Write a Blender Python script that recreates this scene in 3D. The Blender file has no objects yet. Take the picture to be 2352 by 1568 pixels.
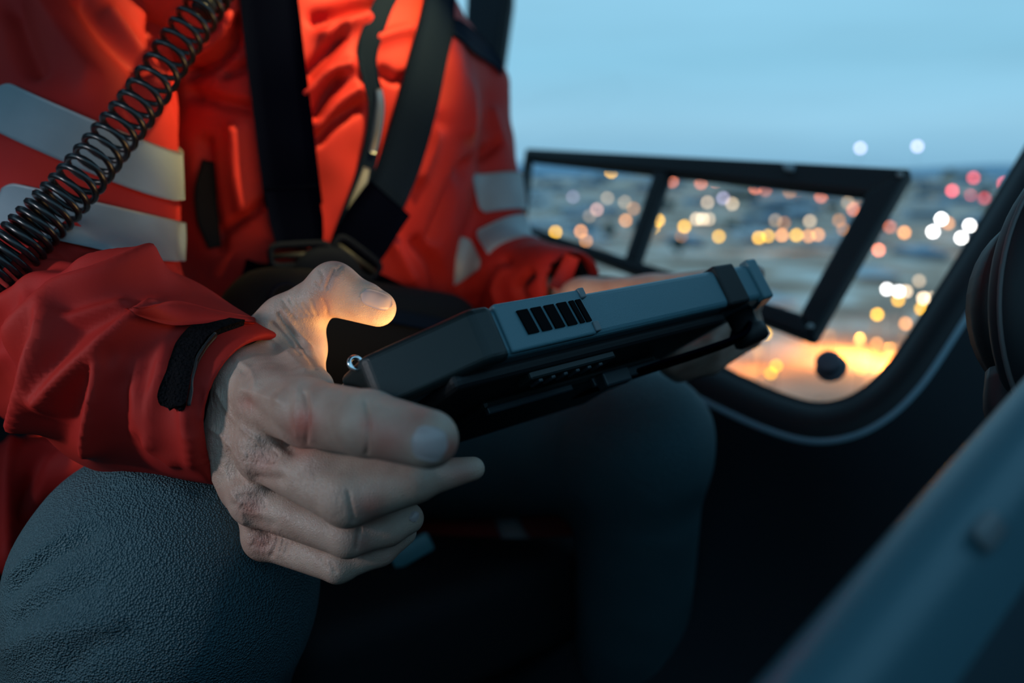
import bpy, bmesh, math, random
import numpy as np
from mathutils import Vector, Matrix
from mathutils.bvhtree import BVHTree

random.seed(7)
rng = np.random.default_rng(7)
SC = bpy.context.scene
COL = SC.collection

# ------------------------------------------------------------------ camera
FPX = 1829.0                       # focal length in pixels of the 2352-wide frame (28 mm)
PITCH = math.radians(12.3)
CAM = np.array([0.0, 0.0, 1.15])
RX = np.array([1.0, 0.0, 0.0])
UX = np.array([0.0, math.sin(PITCH), math.cos(PITCH)])
FX = np.array([0.0, math.cos(PITCH), -math.sin(PITCH)])
BASIS = np.stack([RX, UX, FX])
cam_d = bpy.data.cameras.new('camera')
cam_d.lens = FPX / 2352 * 36.0
cam_d.sensor_width = 36.0
cam_d.clip_start = 0.02
cam_d.clip_end = 20000
cam_d.dof.use_dof = True
cam_d.dof.focus_distance = 0.455
cam_d.dof.aperture_fstop = 3.5
cam = bpy.data.objects.new('camera', cam_d)
COL.objects.link(cam)
cam.location = CAM
cam.rotation_euler = (math.pi / 2 - PITCH, 0, 0)
SC.camera = cam

# ------------------------------------------------------------------ world: flat dusk sky
W = bpy.data.worlds.new('dusk_sky')
SC.world = W
W.use_nodes = True
nt = W.node_tree
for n in list(nt.nodes):
    nt.nodes.remove(n)
out = nt.nodes.new('ShaderNodeOutputWorld')
bg = nt.nodes.new('ShaderNodeBackground')
tc = nt.nodes.new('ShaderNodeTexCoord')
sep = nt.nodes.new('ShaderNodeSeparateXYZ')
ramp = nt.nodes.new('ShaderNodeValToRGB')
nt.links.new(tc.outputs['Generated'], sep.inputs[0])
nt.links.new(sep.outputs['Z'], ramp.inputs['Fac'])
el = ramp.color_ramp.elements
el[0].position = 0.0
el[0].color = (0.24, 0.50, 0.70, 1)
el[1].position = 0.5
el[1].color = (0.22, 0.50, 0.72, 1)
for pos, colr in ((0.05, (0.31, 0.60, 0.79, 1)), (0.12, (0.27, 0.59, 0.79, 1)), (0.2, (0.30, 0.63, 0.84, 1))):
    e = el.new(pos)
    e.color = colr
nz = nt.nodes.new('ShaderNodeTexNoise')
mp = nt.nodes.new('ShaderNodeMapping')
mp.inputs['Scale'].default_value = (1.2, 1.2, 7)
nt.links.new(tc.outputs['Generated'], mp.inputs[0])
nt.links.new(mp.outputs[0], nz.inputs['Vector'])
nz.inputs['Scale'].default_value = 1.6
nz.inputs['Detail'].default_value = 3
mr = nt.nodes.new('ShaderNodeMapRange')
nt.links.new(nz.outputs['Fac'], mr.inputs['Value'])
mr.inputs['From Min'].default_value = 0.3
mr.inputs['From Max'].default_value = 0.7
mr.inputs['To Min'].default_value = 0.92
mr.inputs['To Max'].default_value = 1.1
mx = nt.nodes.new('ShaderNodeVectorMath')
mx.operation = 'SCALE'
nt.links.new(ramp.outputs['Color'], mx.inputs[0])
nt.links.new(mr.outputs[0], mx.inputs['Scale'])
nt.links.new(mx.outputs[0], bg.inputs['Color'])
bg.inputs['Strength'].default_value = 1.0
nt.links.new(bg.outputs[0], out.inputs[0])

SC.view_settings.view_transform = 'Standard'
SC.view_settings.look = 'None'
SC.view_settings.gamma = 1.0
SC.view_settings.use_curve_mapping = False
SC.view_settings.exposure = 0.0
SC.cycles.use_denoising = True
SC.cycles.max_bounces = 6
SC.cycles.transparent_max_bounces = 16
SC.cycles.caustics_reflective = False
SC.cycles.caustics_refractive = False
SC.cycles.sample_clamp_indirect = 4.0

# ------------------------------------------------------------------ helpers
def c(px, py, d):
    """point at that pixel and depth, in the viewing frame (x right, y up, z away), metres"""
    return np.array([(px - 1176) / FPX * d, (784 - py) / FPX * d, d])

def toW(v):
    v = np.asarray(v, float)
    return CAM + v @ BASIS

def Wp(px, py, d):
    return toW(c(px, py, d))

def toC(w):
    return (np.asarray(w, float) - CAM) @ BASIS.T

def pix(v):
    z = np.maximum(v[:, 2], 1e-3)
    return np.stack([1176 + v[:, 0] / z * FPX, 784 - v[:, 1] / z * FPX], 1)

MATS = {}
def mat(name, color, rough=0.6, spec=0.5, metal=0.0, bump=None, var=None, emit=None, sheen=0, coat=0, sss=None, coordscale=1.0):
    """bump: list of (kind, scale, strength, distance); var: (scale, colour2, amount)"""
    if name in MATS:
        return MATS[name]
    m = bpy.data.materials.new(name)
    m.use_nodes = True
    t = m.node_tree
    b = t.nodes['Principled BSDF']
    b.inputs['Base Color'].default_value = (*color, 1)
    b.inputs['Roughness'].default_value = rough
    b.inputs['Specular IOR Level'].default_value = spec
    b.inputs['Metallic'].default_value = metal
    if sheen:
        b.inputs['Sheen Weight'].default_value = sheen
        b.inputs['Sheen Roughness'].default_value = 0.4
    if coat:
        b.inputs['Coat Weight'].default_value = coat
    if sss:
        b.inputs['Subsurface Weight'].default_value = sss[0]
        b.inputs['Subsurface Radius'].default_value = (1.0, 0.35, 0.2)
        b.inputs['Subsurface Scale'].default_value = sss[1]
    if emit:
        b.inputs['Emission Color'].default_value = (*emit[0], 1)
        b.inputs['Emission Strength'].default_value = emit[1]
    co = t.nodes.new('ShaderNodeTexCoord')
    if var:
        n = t.nodes.new('ShaderNodeTexNoise')
        n.inputs['Scale'].default_value = var[0]
        n.inputs['Detail'].default_value = 4
        t.links.new(co.outputs['Object'], n.inputs['Vector'])
        r = t.nodes.new('ShaderNodeMapRange')
        r.inputs['From Min'].default_value = 0.35
        r.inputs['From Max'].default_value = 0.65
        r.inputs['To Max'].default_value = var[2]
        t.links.new(n.outputs['Fac'], r.inputs['Value'])
        x = t.nodes.new('ShaderNodeMix')
        x.data_type = 'RGBA'
        x.inputs['A'].default_value = (*color, 1)
        x.inputs['B'].default_value = (*var[1], 1)
        t.links.new(r.outputs[0], x.inputs['Factor'])
        t.links.new(x.outputs['Result'], b.inputs['Base Color'])
    last = None
    for kind, scale, strength, dist in (bump or []):
        if kind == 'noise':
            n = t.nodes.new('ShaderNodeTexNoise')
            n.inputs['Detail'].default_value = 5
            o = 'Fac'
        elif kind == 'voronoi':
            n = t.nodes.new('ShaderNodeTexVoronoi')
            o = 'Distance'
        else:
            n = t.nodes.new('ShaderNodeTexWave')
            n.inputs['Distortion'].default_value = 1.5
            o = 'Fac'
        n.inputs['Scale'].default_value = scale
        t.links.new(co.outputs['Object'], n.inputs['Vector'])
        bn = t.nodes.new('ShaderNodeBump')
        bn.inputs['Strength'].default_value = strength
        bn.inputs['Distance'].default_value = dist
        t.links.new(n.outputs[o], bn.inputs['Height'])
        if last:
            t.links.new(last.outputs[0], bn.inputs['Normal'])
        last = bn
    if last:
        t.links.new(last.outputs[0], b.inputs['Normal'])
    MATS[name] = m
    return m

def emat(name, color, strength):
    if name in MATS:
        return MATS[name]
    m = bpy.data.materials.new(name)
    m.use_nodes = True
    t = m.node_tree
    t.nodes.remove(t.nodes['Principled BSDF'])
    e = t.nodes.new('ShaderNodeEmission')
    e.inputs['Color'].default_value = (*color, 1)
    e.inputs['Strength'].default_value = strength
    t.links.new(e.outputs[0], t.nodes['Material Output'].inputs[0])
    MATS[name] = m
    return m

def tag(o, label=None, cat=None, group=None, kind=None):
    if label:
        o['label'] = label
    if cat:
        o['category'] = cat
    if group:
        o['group'] = group
    if kind:
        o['kind'] = kind
    return o

def worldloc(o):
    l = np.zeros(3)
    while o is not None:
        l = l + np.array(o.location)
        o = o.parent
    return l

def empty(name, loc, label=None, cat=None, group=None):
    o = bpy.data.objects.new(name, None)
    COL.objects.link(o)
    o.location = loc
    o.empty_display_size = 0.05
    return tag(o, label, cat, group)

def mk(name, V, F, m, parent=None, smooth=True, cam_space=True):
    """one mesh object from points (viewing frame by default); origin at its base, or at the parent's origin"""
    V = np.asarray(V, float)
    if cam_space:
        V = toW(V)
    if parent is None:
        loc = np.array([(V[:, 0].min() + V[:, 0].max()) / 2, (V[:, 1].min() + V[:, 1].max()) / 2, V[:, 2].min()])
        off = loc
    else:
        loc = np.zeros(3)
        off = worldloc(parent)
    me = bpy.data.meshes.new(name)
    F = [list(map(int, f)) for f in F] if not isinstance(F, np.ndarray) else F.tolist()
    me.from_pydata((V - off).tolist(), [], F)
    me.validate()
    if smooth:
        me.shade_smooth()
    me.materials.append(m)
    o = bpy.data.objects.new(name, me)
    COL.objects.link(o)
    o.location = loc
    if parent is not None:
        o.parent = parent
    return o

def bevel(o, w, seg=2, angle=40):
    b = o.modifiers.new('bevel', 'BEVEL')
    b.width = w
    b.segments = seg
    b.limit_method = 'ANGLE'
    b.angle_limit = math.radians(angle)
    return o

def fix_normals(o):
    bm = bmesh.new()
    bm.from_mesh(o.data)
    bmesh.ops.recalc_face_normals(bm, faces=bm.faces)
    bm.to_mesh(o.data)
    bm.free()
    return o

def unit(v):
    v = np.asarray(v, float)
    return v / np.linalg.norm(v)

def join(parts):
    V, F, n = [], [], 0
    for v, f in parts:
        v = np.asarray(v, float)
        V.append(v)
        F += [[i + n for i in q] for q in f]
        n += len(v)
    return np.concatenate(V), F

def box(o, ax, ay, az, hx, hy, hz):
    """oriented box: centre, unit axes, half sizes"""
    o, ax, ay, az = map(lambda q: np.asarray(q, float), (o, ax, ay, az))
    V = [o + sx * hx * ax + sy * hy * ay + sz * hz * az for sx in (-1, 1) for sy in (-1, 1) for sz in (-1, 1)]
    F = [[0, 1, 3, 2], [4, 6, 7, 5], [0, 4, 5, 1], [2, 3, 7, 6], [0, 2, 6, 4], [1, 5, 7, 3]]
    return np.array(V), F

def spline(pts, n):
    """Catmull-Rom through pts, n samples"""
    P = np.asarray(pts, float)
    P = np.concatenate([[2 * P[0] - P[1]], P, [2 * P[-1] - P[-2]]])
    m = len(P) - 3
    t = np.linspace(0, m - 1e-6, n)
    i = t.astype(int)
    u = (t - i)[:, None]
    a, b, cc, d = P[i], P[i + 1], P[i + 2], P[i + 3]
    return 0.5 * (2 * b + (cc - a) * u + (2 * a - 5 * b + 4 * cc - d) * u ** 2 + (3 * b - a - 3 * cc + d) * u ** 3)

def tube(path, r, n=10, closed=False, squash=None):
    """sweep a circle (or squashed one: (width axis hint, w, h)) along path"""
    P = np.asarray(path, float)
    m = len(P)
    rr = np.broadcast_to(np.asarray(r, float), (m,))
    T = np.gradient(P, axis=0)
    if closed:
        T = np.roll(P, -1, 0) - np.roll(P, 1, 0)
    T /= np.linalg.norm(T, axis=1, keepdims=True)
    ref = np.array([0.12, 0.3, 0.94])
    A = np.zeros_like(P)
    prev = np.cross(T[0], ref)
    prev /= np.linalg.norm(prev)
    for i in range(m):
        a = prev - T[i] * np.dot(prev, T[i])
        a /= np.linalg.norm(a)
        A[i] = a
        prev = a
    B = np.cross(T, A)
    th = np.linspace(0, 2 * np.pi, n, endpoint=False)
    V = (P[:, None] + rr[:, None, None] * (np.cos(th)[None, :, None] * A[:, None] + np.sin(th)[None, :, None] * B[:, None])).reshape(-1, 3)
    F = []
    mm = m if closed else m - 1
    for i in range(mm):
        j = (i + 1) % m
        for k in range(n):
            l = (k + 1) % n
            F.append([i * n + k, i * n + l, j * n + l, j * n + k])
    if not closed:
        F.append(list(range(n))[::-1])
        F.append([(m - 1) * n + k for k in range(n)])
    return V, F

def slab(poly, nrm, t):
    """thick flat polygon: points list (3D), extruded by -nrm*t"""
    P = np.asarray(poly, float)
    n = len(P)
    nrm = np.asarray(nrm, float)
    V = np.concatenate([P, P - nrm * t])
    F = [list(range(n)), list(range(n, 2 * n))[::-1]]
    for i in range(n):
        j = (i + 1) % n
        F.append([j, i, n + i, n + j])
    return V, F

def sheet(G, t, nrm=None):
    """grid (a,b,3) of points as a thin solid of thickness t along given per-point normals"""
    G = np.asarray(G, float)
    a, b, _ = G.shape
    if nrm is None:
        du = np.gradient(G, axis=0)
        dv = np.gradient(G, axis=1)
        nrm = np.cross(du, dv)
        nrm /= np.linalg.norm(nrm, axis=2, keepdims=True) + 1e-12
        if (nrm[..., 2]).mean() > 0:
            nrm = -nrm
    V = np.concatenate([(G + nrm * t / 2).reshape(-1, 3), (G - nrm * t / 2).reshape(-1, 3)])
    F = []
    o = a * b
    for i in range(a - 1):
        for j in range(b - 1):
            q = [i * b + j, (i + 1) * b + j, (i + 1) * b + j + 1, i * b + j + 1]
            F.append(q)
            F.append([x + o for x in q][::-1])
    rim = [(0, j) for j in range(b)] + [(i, b - 1) for i in range(1, a)] + [(a - 1, j) for j in range(b - 2, -1, -1)] + [(i, 0) for i in range(a - 2, 0, -1)]
    idx = [i * b + j for i, j in rim]
    for k in range(len(idx)):
        p, q = idx[k], idx[(k + 1) % len(idx)]
        F.append([q, p, p + o, q + o])
    return V, F

def lathe(o, ax, prof, n=24):
    ax = unit(ax); a = unit(np.cross(ax, [0.3, 1, 0.2])); b = np.cross(ax, a)
    th = np.linspace(0, 2 * np.pi, n, endpoint=False)
    V, F = [], []
    for r, h in prof:
        for q in th:
            V.append(o + ax * h + r * (math.cos(q) * a + math.sin(q) * b))
    for i in range(len(prof) - 1):
        for k in range(n):
            l = (k + 1) % n
            F.append([i * n + k, i * n + l, (i + 1) * n + l, (i + 1) * n + k])
    F.append(list(range(n))[::-1])
    F.append([(len(prof) - 1) * n + k for k in range(n)])
    return np.array(V), F

# ------------------------------------------------------------------ organic shapes: distance fields and surface nets
class Field:
    def __init__(self, lo, hi, vox):
        self.lo = np.asarray(lo, float)
        self.vox = vox
        self.n = np.ceil((np.asarray(hi, float) - self.lo) / vox).astype(int) + 1
        self.f = np.full(self.n, 0.05, np.float32)

    def twin(self):
        o = Field.__new__(Field)
        o.lo, o.vox, o.n = self.lo, self.vox, self.n
        o.f = np.full(o.n, 0.05, np.float32)
        return o

    def _sub(self, a, b):
        i0 = np.clip(((np.minimum(a, b) - self.lo) / self.vox).astype(int), 0, self.n - 1)
        i1 = np.clip(((np.maximum(a, b) - self.lo) / self.vox).astype(int) + 2, 1, self.n)
        if np.any(i1 <= i0):
            return None, None
        ax = [((np.arange(i0[k], i1[k]) * self.vox) + self.lo[k]).astype(np.float32) for k in range(3)]
        g = np.meshgrid(*ax, indexing='ij')
        return tuple(slice(i0[k], i1[k]) for k in range(3)), g

    @staticmethod
    def rc(g, a, b, r1, r2):
        """round cone distance"""
        a = a.astype(np.float32)
        ba = (b - a).astype(np.float32)
        l2 = float(ba @ ba)
        px, py, pz = g[0] - a[0], g[1] - a[1], g[2] - a[2]
        if l2 < 1e-12:
            return np.sqrt(px * px + py * py + pz * pz) - max(r1, r2)
        h = (px * ba[0] + py * ba[1] + pz * ba[2]) / l2
        # shift along axis for the cone slope
        l = math.sqrt(l2)
        k = (r1 - r2) / l
        k = max(-0.95, min(0.95, k))
        d2 = np.maximum(px * px + py * py + pz * pz - h * h * l2, 0)
        d = np.sqrt(d2)
        hh = np.clip(h - k * d / (l * math.sqrt(1 - k * k)), 0, 1)
        dd = np.sqrt((h - hh) ** 2 * l2 + d2)
        return dd - (r1 + (r2 - r1) * hh)

    def add(self, a, b, r1, r2, k=0.004):
        m = max(r1, r2) + k + 3 * self.vox
        s, g = self._sub(np.minimum(a, b) - m, np.maximum(a, b) + m)
        if s is None:
            return self
        d = self.rc(g, a, b, r1, r2)
        f = self.f[s]
        h = np.maximum(k - np.abs(f - d), 0) / max(k, 1e-9)
        self.f[s] = np.minimum(f, d) - h * h * k * 0.25
        return self

    def cut(self, a, b, r1, r2, k=0.002):
        m = max(r1, r2) + k + 3 * self.vox
        s, g = self._sub(np.minimum(a, b) - m, np.maximum(a, b) + m)
        if s is None:
            return self
        d = -self.rc(g, a, b, r1, r2)
        f = self.f[s]
        h = np.maximum(k - np.abs(f - d), 0) / max(k, 1e-9)
        self.f[s] = np.maximum(f, d) + h * h * k * 0.25
        return self

    def ell(self, ctr, axes, rad, k=0.004):
        """ellipsoid: axes 3 unit rows, radii 3"""
        A = np.asarray(axes, float)
        R = np.asarray(rad, float)
        m = R.max() + k + 3 * self.vox
        s, g = self._sub(ctr - m, ctr + m)
        if s is None:
            return self
        p = [g[i] - np.float32(ctr[i]) for i in range(3)]
        q = [(p[0] * A[i, 0] + p[1] * A[i, 1] + p[2] * A[i, 2]).astype(np.float32) for i in range(3)]
        k0 = np.sqrt(sum((q[i] / R[i]) ** 2 for i in range(3)))
        k1 = np.sqrt(sum((q[i] / R[i] ** 2) ** 2 for i in range(3))) + 1e-6
        d = k0 * (k0 - 1) / k1
        f = self.f[s]
        h = np.maximum(k - np.abs(f - d), 0) / max(k, 1e-9)
        self.f[s] = np.minimum(f, d) - h * h * k * 0.25
        return self

    def mesh(self):
        f = self.f
        f[0], f[-1] = 0.05, 0.05
        f[:, 0], f[:, -1] = 0.05, 0.05
        f[:, :, 0], f[:, :, -1] = 0.05, 0.05
        s = f < 0
        cnt = np.zeros(tuple(self.n - 1), np.int8)
        for i in (0, 1):
            for j in (0, 1):
                for k in (0, 1):
                    cnt += s[i:self.n[0] - 1 + i, j:self.n[1] - 1 + j, k:self.n[2] - 1 + k]
        act = (cnt > 0) & (cnt < 8)
        I = np.argwhere(act)
        idx = np.full(act.shape, -1, np.int32)
        idx[act] = np.arange(len(I))
        corners = [(i, j, k) for i in (0, 1) for j in (0, 1) for k in (0, 1)]
        val = np.stack([f[I[:, 0] + i, I[:, 1] + j, I[:, 2] + k] for i, j, k in corners], 1)
        acc = np.zeros((len(I), 3))
        num = np.zeros(len(I))
        for a in range(8):
            for b in range(a + 1, 8):
                if sum(abs(corners[a][q] - corners[b][q]) for q in range(3)) != 1:
                    continue
                va, vb = val[:, a], val[:, b]
                x = (va < 0) != (vb < 0)
                t = np.where(x, va / np.where(va == vb, 1, va - vb), 0)[:, None]
                pt = np.array(corners[a]) + t * (np.array(corners[b]) - np.array(corners[a]))
                acc += np.where(x[:, None], pt, 0)
                num += x
        V = self.lo + (I + acc / num[:, None]) * self.vox
        quads = []
        for axis in range(3):
            sl0 = [slice(None)] * 3
            sl1 = [slice(None)] * 3
            sl0[axis] = slice(0, -1)
            sl1[axis] = slice(1, None)
            e = s[tuple(sl0)] != s[tuple(sl1)]
            u, v = [q for q in range(3) if q != axis]
            E = np.argwhere(e)
            E = E[(E[:, u] > 0) & (E[:, v] > 0) & (E[:, u] < self.n[u] - 1) & (E[:, v] < self.n[v] - 1)]
            def at(du, dv):
                q = E.copy()
                q[:, u] += du
                q[:, v] += dv
                return idx[q[:, 0], q[:, 1], q[:, 2]]
            Q = np.stack([at(-1, -1), at(0, -1), at(0, 0), at(-1, 0)], 1)
            inside = s[E[:, 0], E[:, 1], E[:, 2]]
            flip = inside if axis != 1 else ~inside
            Q = np.where(flip[:, None], Q, Q[:, ::-1])
            quads.append(Q)
        Q = np.concatenate(quads)
        return V, Q

def relax(V, Q, it=2, lam=0.5, back=1.04):
    n = len(V)
    E = np.concatenate([Q[:, [0, 1]], Q[:, [1, 2]], Q[:, [2, 3]], Q[:, [3, 0]]])
    E = np.concatenate([E, E[:, ::-1]])
    deg = np.bincount(E[:, 0], minlength=n).astype(float)
    for k in range(it):
        for l in ((lam, -lam * back) if back else (lam,)):
            S = np.stack([np.bincount(E[:, 0], weights=V[E[:, 1], q], minlength=n) for q in range(3)], 1)
            V = V + l * (S / np.maximum(deg, 1)[:, None] - V)
    return V

def normals(V, Q):
    a = np.cross(V[Q[:, 2]] - V[Q[:, 0]], V[Q[:, 3]] - V[Q[:, 1]])
    N = np.zeros_like(V)
    for k in range(4):
        for q in range(3):
            N[:, q] += np.bincount(Q[:, k], weights=a[:, q], minlength=len(V))
    return N / (np.linalg.norm(N, axis=1, keepdims=True) + 1e-15)

def seg_dist(p, poly):
    poly = np.asarray(poly, float)
    best = np.full(len(p), 1e9)
    for a, b in zip(poly[:-1], poly[1:]):
        ab = b - a
        h = np.clip(((p - a) @ ab) / (ab @ ab + 1e-12), 0, 1)
        d = np.linalg.norm(p - a - h[:, None] * ab, axis=1)
        best = np.minimum(best, d)
    return best

def folds(V, Q, specs, cap=0.012):
    """raise (amp>0) or sink (amp<0) soft creases of cloth or skin along lines on the side that faces the viewer"""
    N = normals(V, Q)
    view = V / np.linalg.norm(V, axis=1, keepdims=True)
    w = np.clip((-(N * view).sum(1) - 0.05) / 0.35, 0, 1)
    p = pix(V)
    D = np.zeros(len(V))
    RG = np.zeros(len(V))
    for sp in specs:
        poly, width, amp = sp[:3]
        rngz = sp[3] if len(sp) > 3 else None
        poly = spline(poly, 5 * len(poly)) if len(poly) > 2 else np.asarray(poly, float)
        lo, hi = poly.min(0) - 4 * width, poly.max(0) + 4 * width
        sel = (p[:, 0] > lo[0]) & (p[:, 0] < hi[0]) & (p[:, 1] > lo[1]) & (p[:, 1] < hi[1])
        if rngz:
            sel &= (V[:, 2] > rngz[0]) & (V[:, 2] < rngz[1])
        i = np.nonzero(sel)[0]
        if len(i) == 0:
            continue
        d = seg_dist(p[i], poly)
        if rngz == 'R' or (len(sp) > 4 and sp[4] == 'R'):
            RG[i] = np.maximum(RG[i], amp * np.exp(-(np.sqrt(d * d + 36.0) - 6.0) / width))
            continue
        D[i] += amp * (np.exp(-(d / width) ** 1.35) if amp > 0 else np.exp(-(d / width) ** 2))
    D = cap * np.tanh(D / cap) + RG
    return V + N * (D * w)[:, None]

def vnoise(P, scale, seed=0):
    """cheap smooth 3-D value noise in -1..1"""
    r = np.random.default_rng(seed)
    tab = r.uniform(-1, 1, 4096)
    p = P * scale
    i = np.floor(p).astype(np.int64)
    f = p - i
    f = f * f * (3 - 2 * f)
    res = 0
    for a in (0, 1):
        for b in (0, 1):
            for d in (0, 1):
                h = ((i[:, 0] + a) * 73856093 ^ (i[:, 1] + b) * 19349663 ^ (i[:, 2] + d) * 83492791) & 4095
                wgt = (f[:, 0] if a else 1 - f[:, 0]) * (f[:, 1] if b else 1 - f[:, 1]) * (f[:, 2] if d else 1 - f[:, 2])
                res = res + tab[h] * wgt
    return res

# ------------------------------------------------------------------ materials
M_RED = mat('red_shell_fabric', (0.42, 0.022, 0.015), 0.66, 0.18, bump=[('noise', 900, 0.12, 0.0006)], var=(9, (0.35, 0.011, 0.016), 0.5))
M_SILVER = mat('reflective_tape', (0.27, 0.31, 0.34), 0.42, 0.5, bump=[('noise', 60, 0.15, 0.003), ('voronoi', 900, 0.15, 0.0004)], var=(14, (0.17, 0.21, 0.24), 0.7))
M_BLACK = mat('black_webbing', (0.0012, 0.0018, 0.006), 0.95, 0.0, bump=[('wave', 350, 0.3, 0.0006)])
M_NAVY = mat('navy_webbing', (0.003, 0.008, 0.020), 0.85, 0.05, bump=[('wave', 350, 0.3, 0.0006)])
M_FUZZ = mat('black_loop_fastener', (0.006, 0.006, 0.008), 0.95, 0.1, bump=[('noise', 700, 1.0, 0.003), ('voronoi', 500, 0.8, 0.002)])
M_LINER = mat('black_inner_liner', (0.006, 0.006, 0.008), 0.85, 0.2)
M_TROUS = mat('slate_trousers_fabric', (0.055, 0.135, 0.165), 0.6, 0.5, bump=[('noise', 25, 0.2, 0.004), ('voronoi', 800, 0.9, 0.0018)], var=(6, (0.038, 0.095, 0.12), 0.6))
M_RUBBER = mat('black_rubber', (0.010, 0.011, 0.013), 0.55, 0.4)
M_CORD = mat('black_cord_plastic', (0.008, 0.009, 0.011), 0.28, 0.6)
M_CASE = mat('tablet_plastic_sky_lit', (0.090, 0.205, 0.25), 0.38, 0.5, bump=[('voronoi', 1400, 0.25, 0.0004)])  # teal lift stands in for sky light on dark grey plastic
M_CASE2 = mat('pale_tablet_trim', (0.16, 0.19, 0.21), 0.4, 0.5)
M_BUMPER = mat('dark_green_grey_bumper', (0.006, 0.012, 0.013), 0.42, 0.45, bump=[('noise', 900, 0.15, 0.0004)])
M_HOLE = mat('vent_slot_black', (0.002, 0.002, 0.003), 0.8, 0.1)
M_STEEL = mat('dull_steel', (0.3, 0.3, 0.3), 0.35, 0.5, metal=1.0)
M_FRAME = mat('black_window_frame', (0.012, 0.014, 0.018), 0.55, 0.4)
M_PANEL = mat('dark_cabin_panel', (0.016, 0.022, 0.03), 0.65, 0.35, bump=[('noise', 300, 0.2, 0.001)])
M_RIM = mat('grey_piping', (0.28, 0.42, 0.50), 0.45, 0.5)
M_CONS = mat('console_edge_lit', (0.06, 0.15, 0.19), 0.38, 0.5, bump=[('noise', 600, 0.2, 0.0005)])  # console edge painted brighter where it catches the sky
M_SEAT = mat('black_seat_cloth', (0.012, 0.014, 0.018), 0.8, 0.3, bump=[('noise', 300, 0.4, 0.001)])
M_NAIL = mat('fingernail', (0.52, 0.39, 0.38), 0.28, 0.5, sss=(0.1, 0.003))

def glass_mat():
    m = bpy.data.materials.new('window_glass')
    m.use_nodes = True
    t = m.node_tree
    t.nodes.remove(t.nodes['Principled BSDF'])
    tr = t.nodes.new('ShaderNodeBsdfTransparent')
    tr.inputs[0].default_value = (0.96, 0.98, 0.99, 1)
    gl = t.nodes.new('ShaderNodeBsdfGlossy')
    gl.inputs['Roughness'].default_value = 0.03
    mi = t.nodes.new('ShaderNodeMixShader')
    mi.inputs[0].default_value = 0.03      # coated pane
    t.links.new(tr.outputs[0], mi.inputs[1])
    t.links.new(gl.outputs[0], mi.inputs[2])
    t.links.new(mi.outputs[0], t.nodes['Material Output'].inputs[0])
    return m
M_GLASS = glass_mat()

# person frame (viewing frame): left side, forward, up
S_ = np.array([0.64, 0.0, 0.77])
FW = np.array([0.77, 0.0, -0.64])
UPV = toC(CAM + np.array([0, 0, 1.0]))

# ------------------------------------------------------------------ cabin shell
WA, WB, WC = c(1205, 340, 1.50), c(2090, 385, 1.02), c(1865, 775, 0.97)
WN = unit(np.cross(WB - WA, WC - WA))
if WN[2] > 0:
    WN = -WN                               # towards the cabin
def onw(px, py, off=0.0):
    r = c(px, py, 1.0)
    t = ((WA + WN * off) @ WN) / (r @ WN)
    return r * t

# lower and forward edge of the big side window
edge_px = [(1090, 560), (1190, 620), (1300, 680), (1450, 750), (1620, 832), (1700, 872), (1790, 912), (1870, 935), (1935, 928), (1990, 900), (2036, 858),
           (2084, 795), (2200, 612), (2300, 450), (2420, 250), (2560, 10), (2740, -300)]
EP = spline(edge_px, 90)
T = np.gradient(EP, axis=0)
T /= np.linalg.norm(T, axis=1, keepdims=True)
NRM = np.stack([-T[:, 1], T[:, 0]], 1)      # outward (down/right)
if NRM[0][1] < 0:
    NRM = -NRM
Ci = np.array([onw(*p) for p in EP])
Co = np.array([onw(*p, 0.012) for p in EP + NRM * 82])
Cm = np.array([onw(*p, 0.022) for p in EP + NRM * 38])
ctr = onw(1700, 300)
Cf = Co + (Co - ctr) * 2.2
G = np.stack([Ci, Ci * 0.5 + Cm * 0.5 + WN * 0.004, Cm, Cm * 0.5 + Co * 0.5, Co], 0)
wall = mk('wall_left', *sheet(np.stack([Co, Co + (Cf - Co) * 0.3, Cf], 0), 0.012), M_PANEL)
tag(wall, 'dark lower cabin side panel below the big window', kind='structure')
trim = mk('trim_1', *sheet(G, 0.014), M_FRAME)
tag(trim, 'black rounded rubber gasket around the lower window corner', kind='structure')
mk('piping', *tube(Co[::1] + WN * 0.004, 0.0055, 8), M_RIM, trim)

# door pillar at the rear of the window
pl = np.array([c(1075, -420, 1.62), c(1196, -420, 1.62), c(1181, 0, 1.62), c(1152, 210, 1.60), c(1138, 640, 1.56), c(1050, 640, 1.56), c(1060, 210, 1.6), c(1072, 0, 1.62)])
trim2 = mk('trim_2', *slab(pl, np.array([0, 0, -1.0]), 0.05), M_PANEL, smooth=False)
tag(trim2, 'dark upright door pillar behind the shoulder', kind='structure')
bevel(trim2, 0.006)
mk('seal', *tube([c(1186, -400, 1.61), c(1170, 0, 1.61), c(1140, 210, 1.59), c(1126, 600, 1.55)], 0.008, 8), M_RUBBER, trim2)

# big window pane, bulging outwards
pg = []
TL, TR2 = onw(1150, -500, -0.02), onw(2900, -500, -0.02)
for v in np.linspace(0, 1, 24):
    row = []
    for k in range(60):
        i = int(round(k / 59 * (len(EP) - 1)))
        u = k / 59
        tp = TL + (TR2 - TL) * u
        b = Ci[i] - WN * 0.004
        p = b + (tp - b) * v - WN * 0.06 * (v * (1 - v) * 4) * (u * (1 - u) * 4) ** 0.5
        row.append(p)
    pg.append(row)
pane_v = np.array(pg)
def grid_faces(a, b):
    return [[i * b + j, (i + 1) * b + j, (i + 1) * b + j + 1, i * b + j + 1] for i in range(a - 1) for j in range(b - 1)]
win2 = mk('window_2', pane_v.reshape(-1, 3), grid_faces(24, 60), M_GLASS)
tag(win2, 'large clear bulging side window pane', kind='structure')
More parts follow.
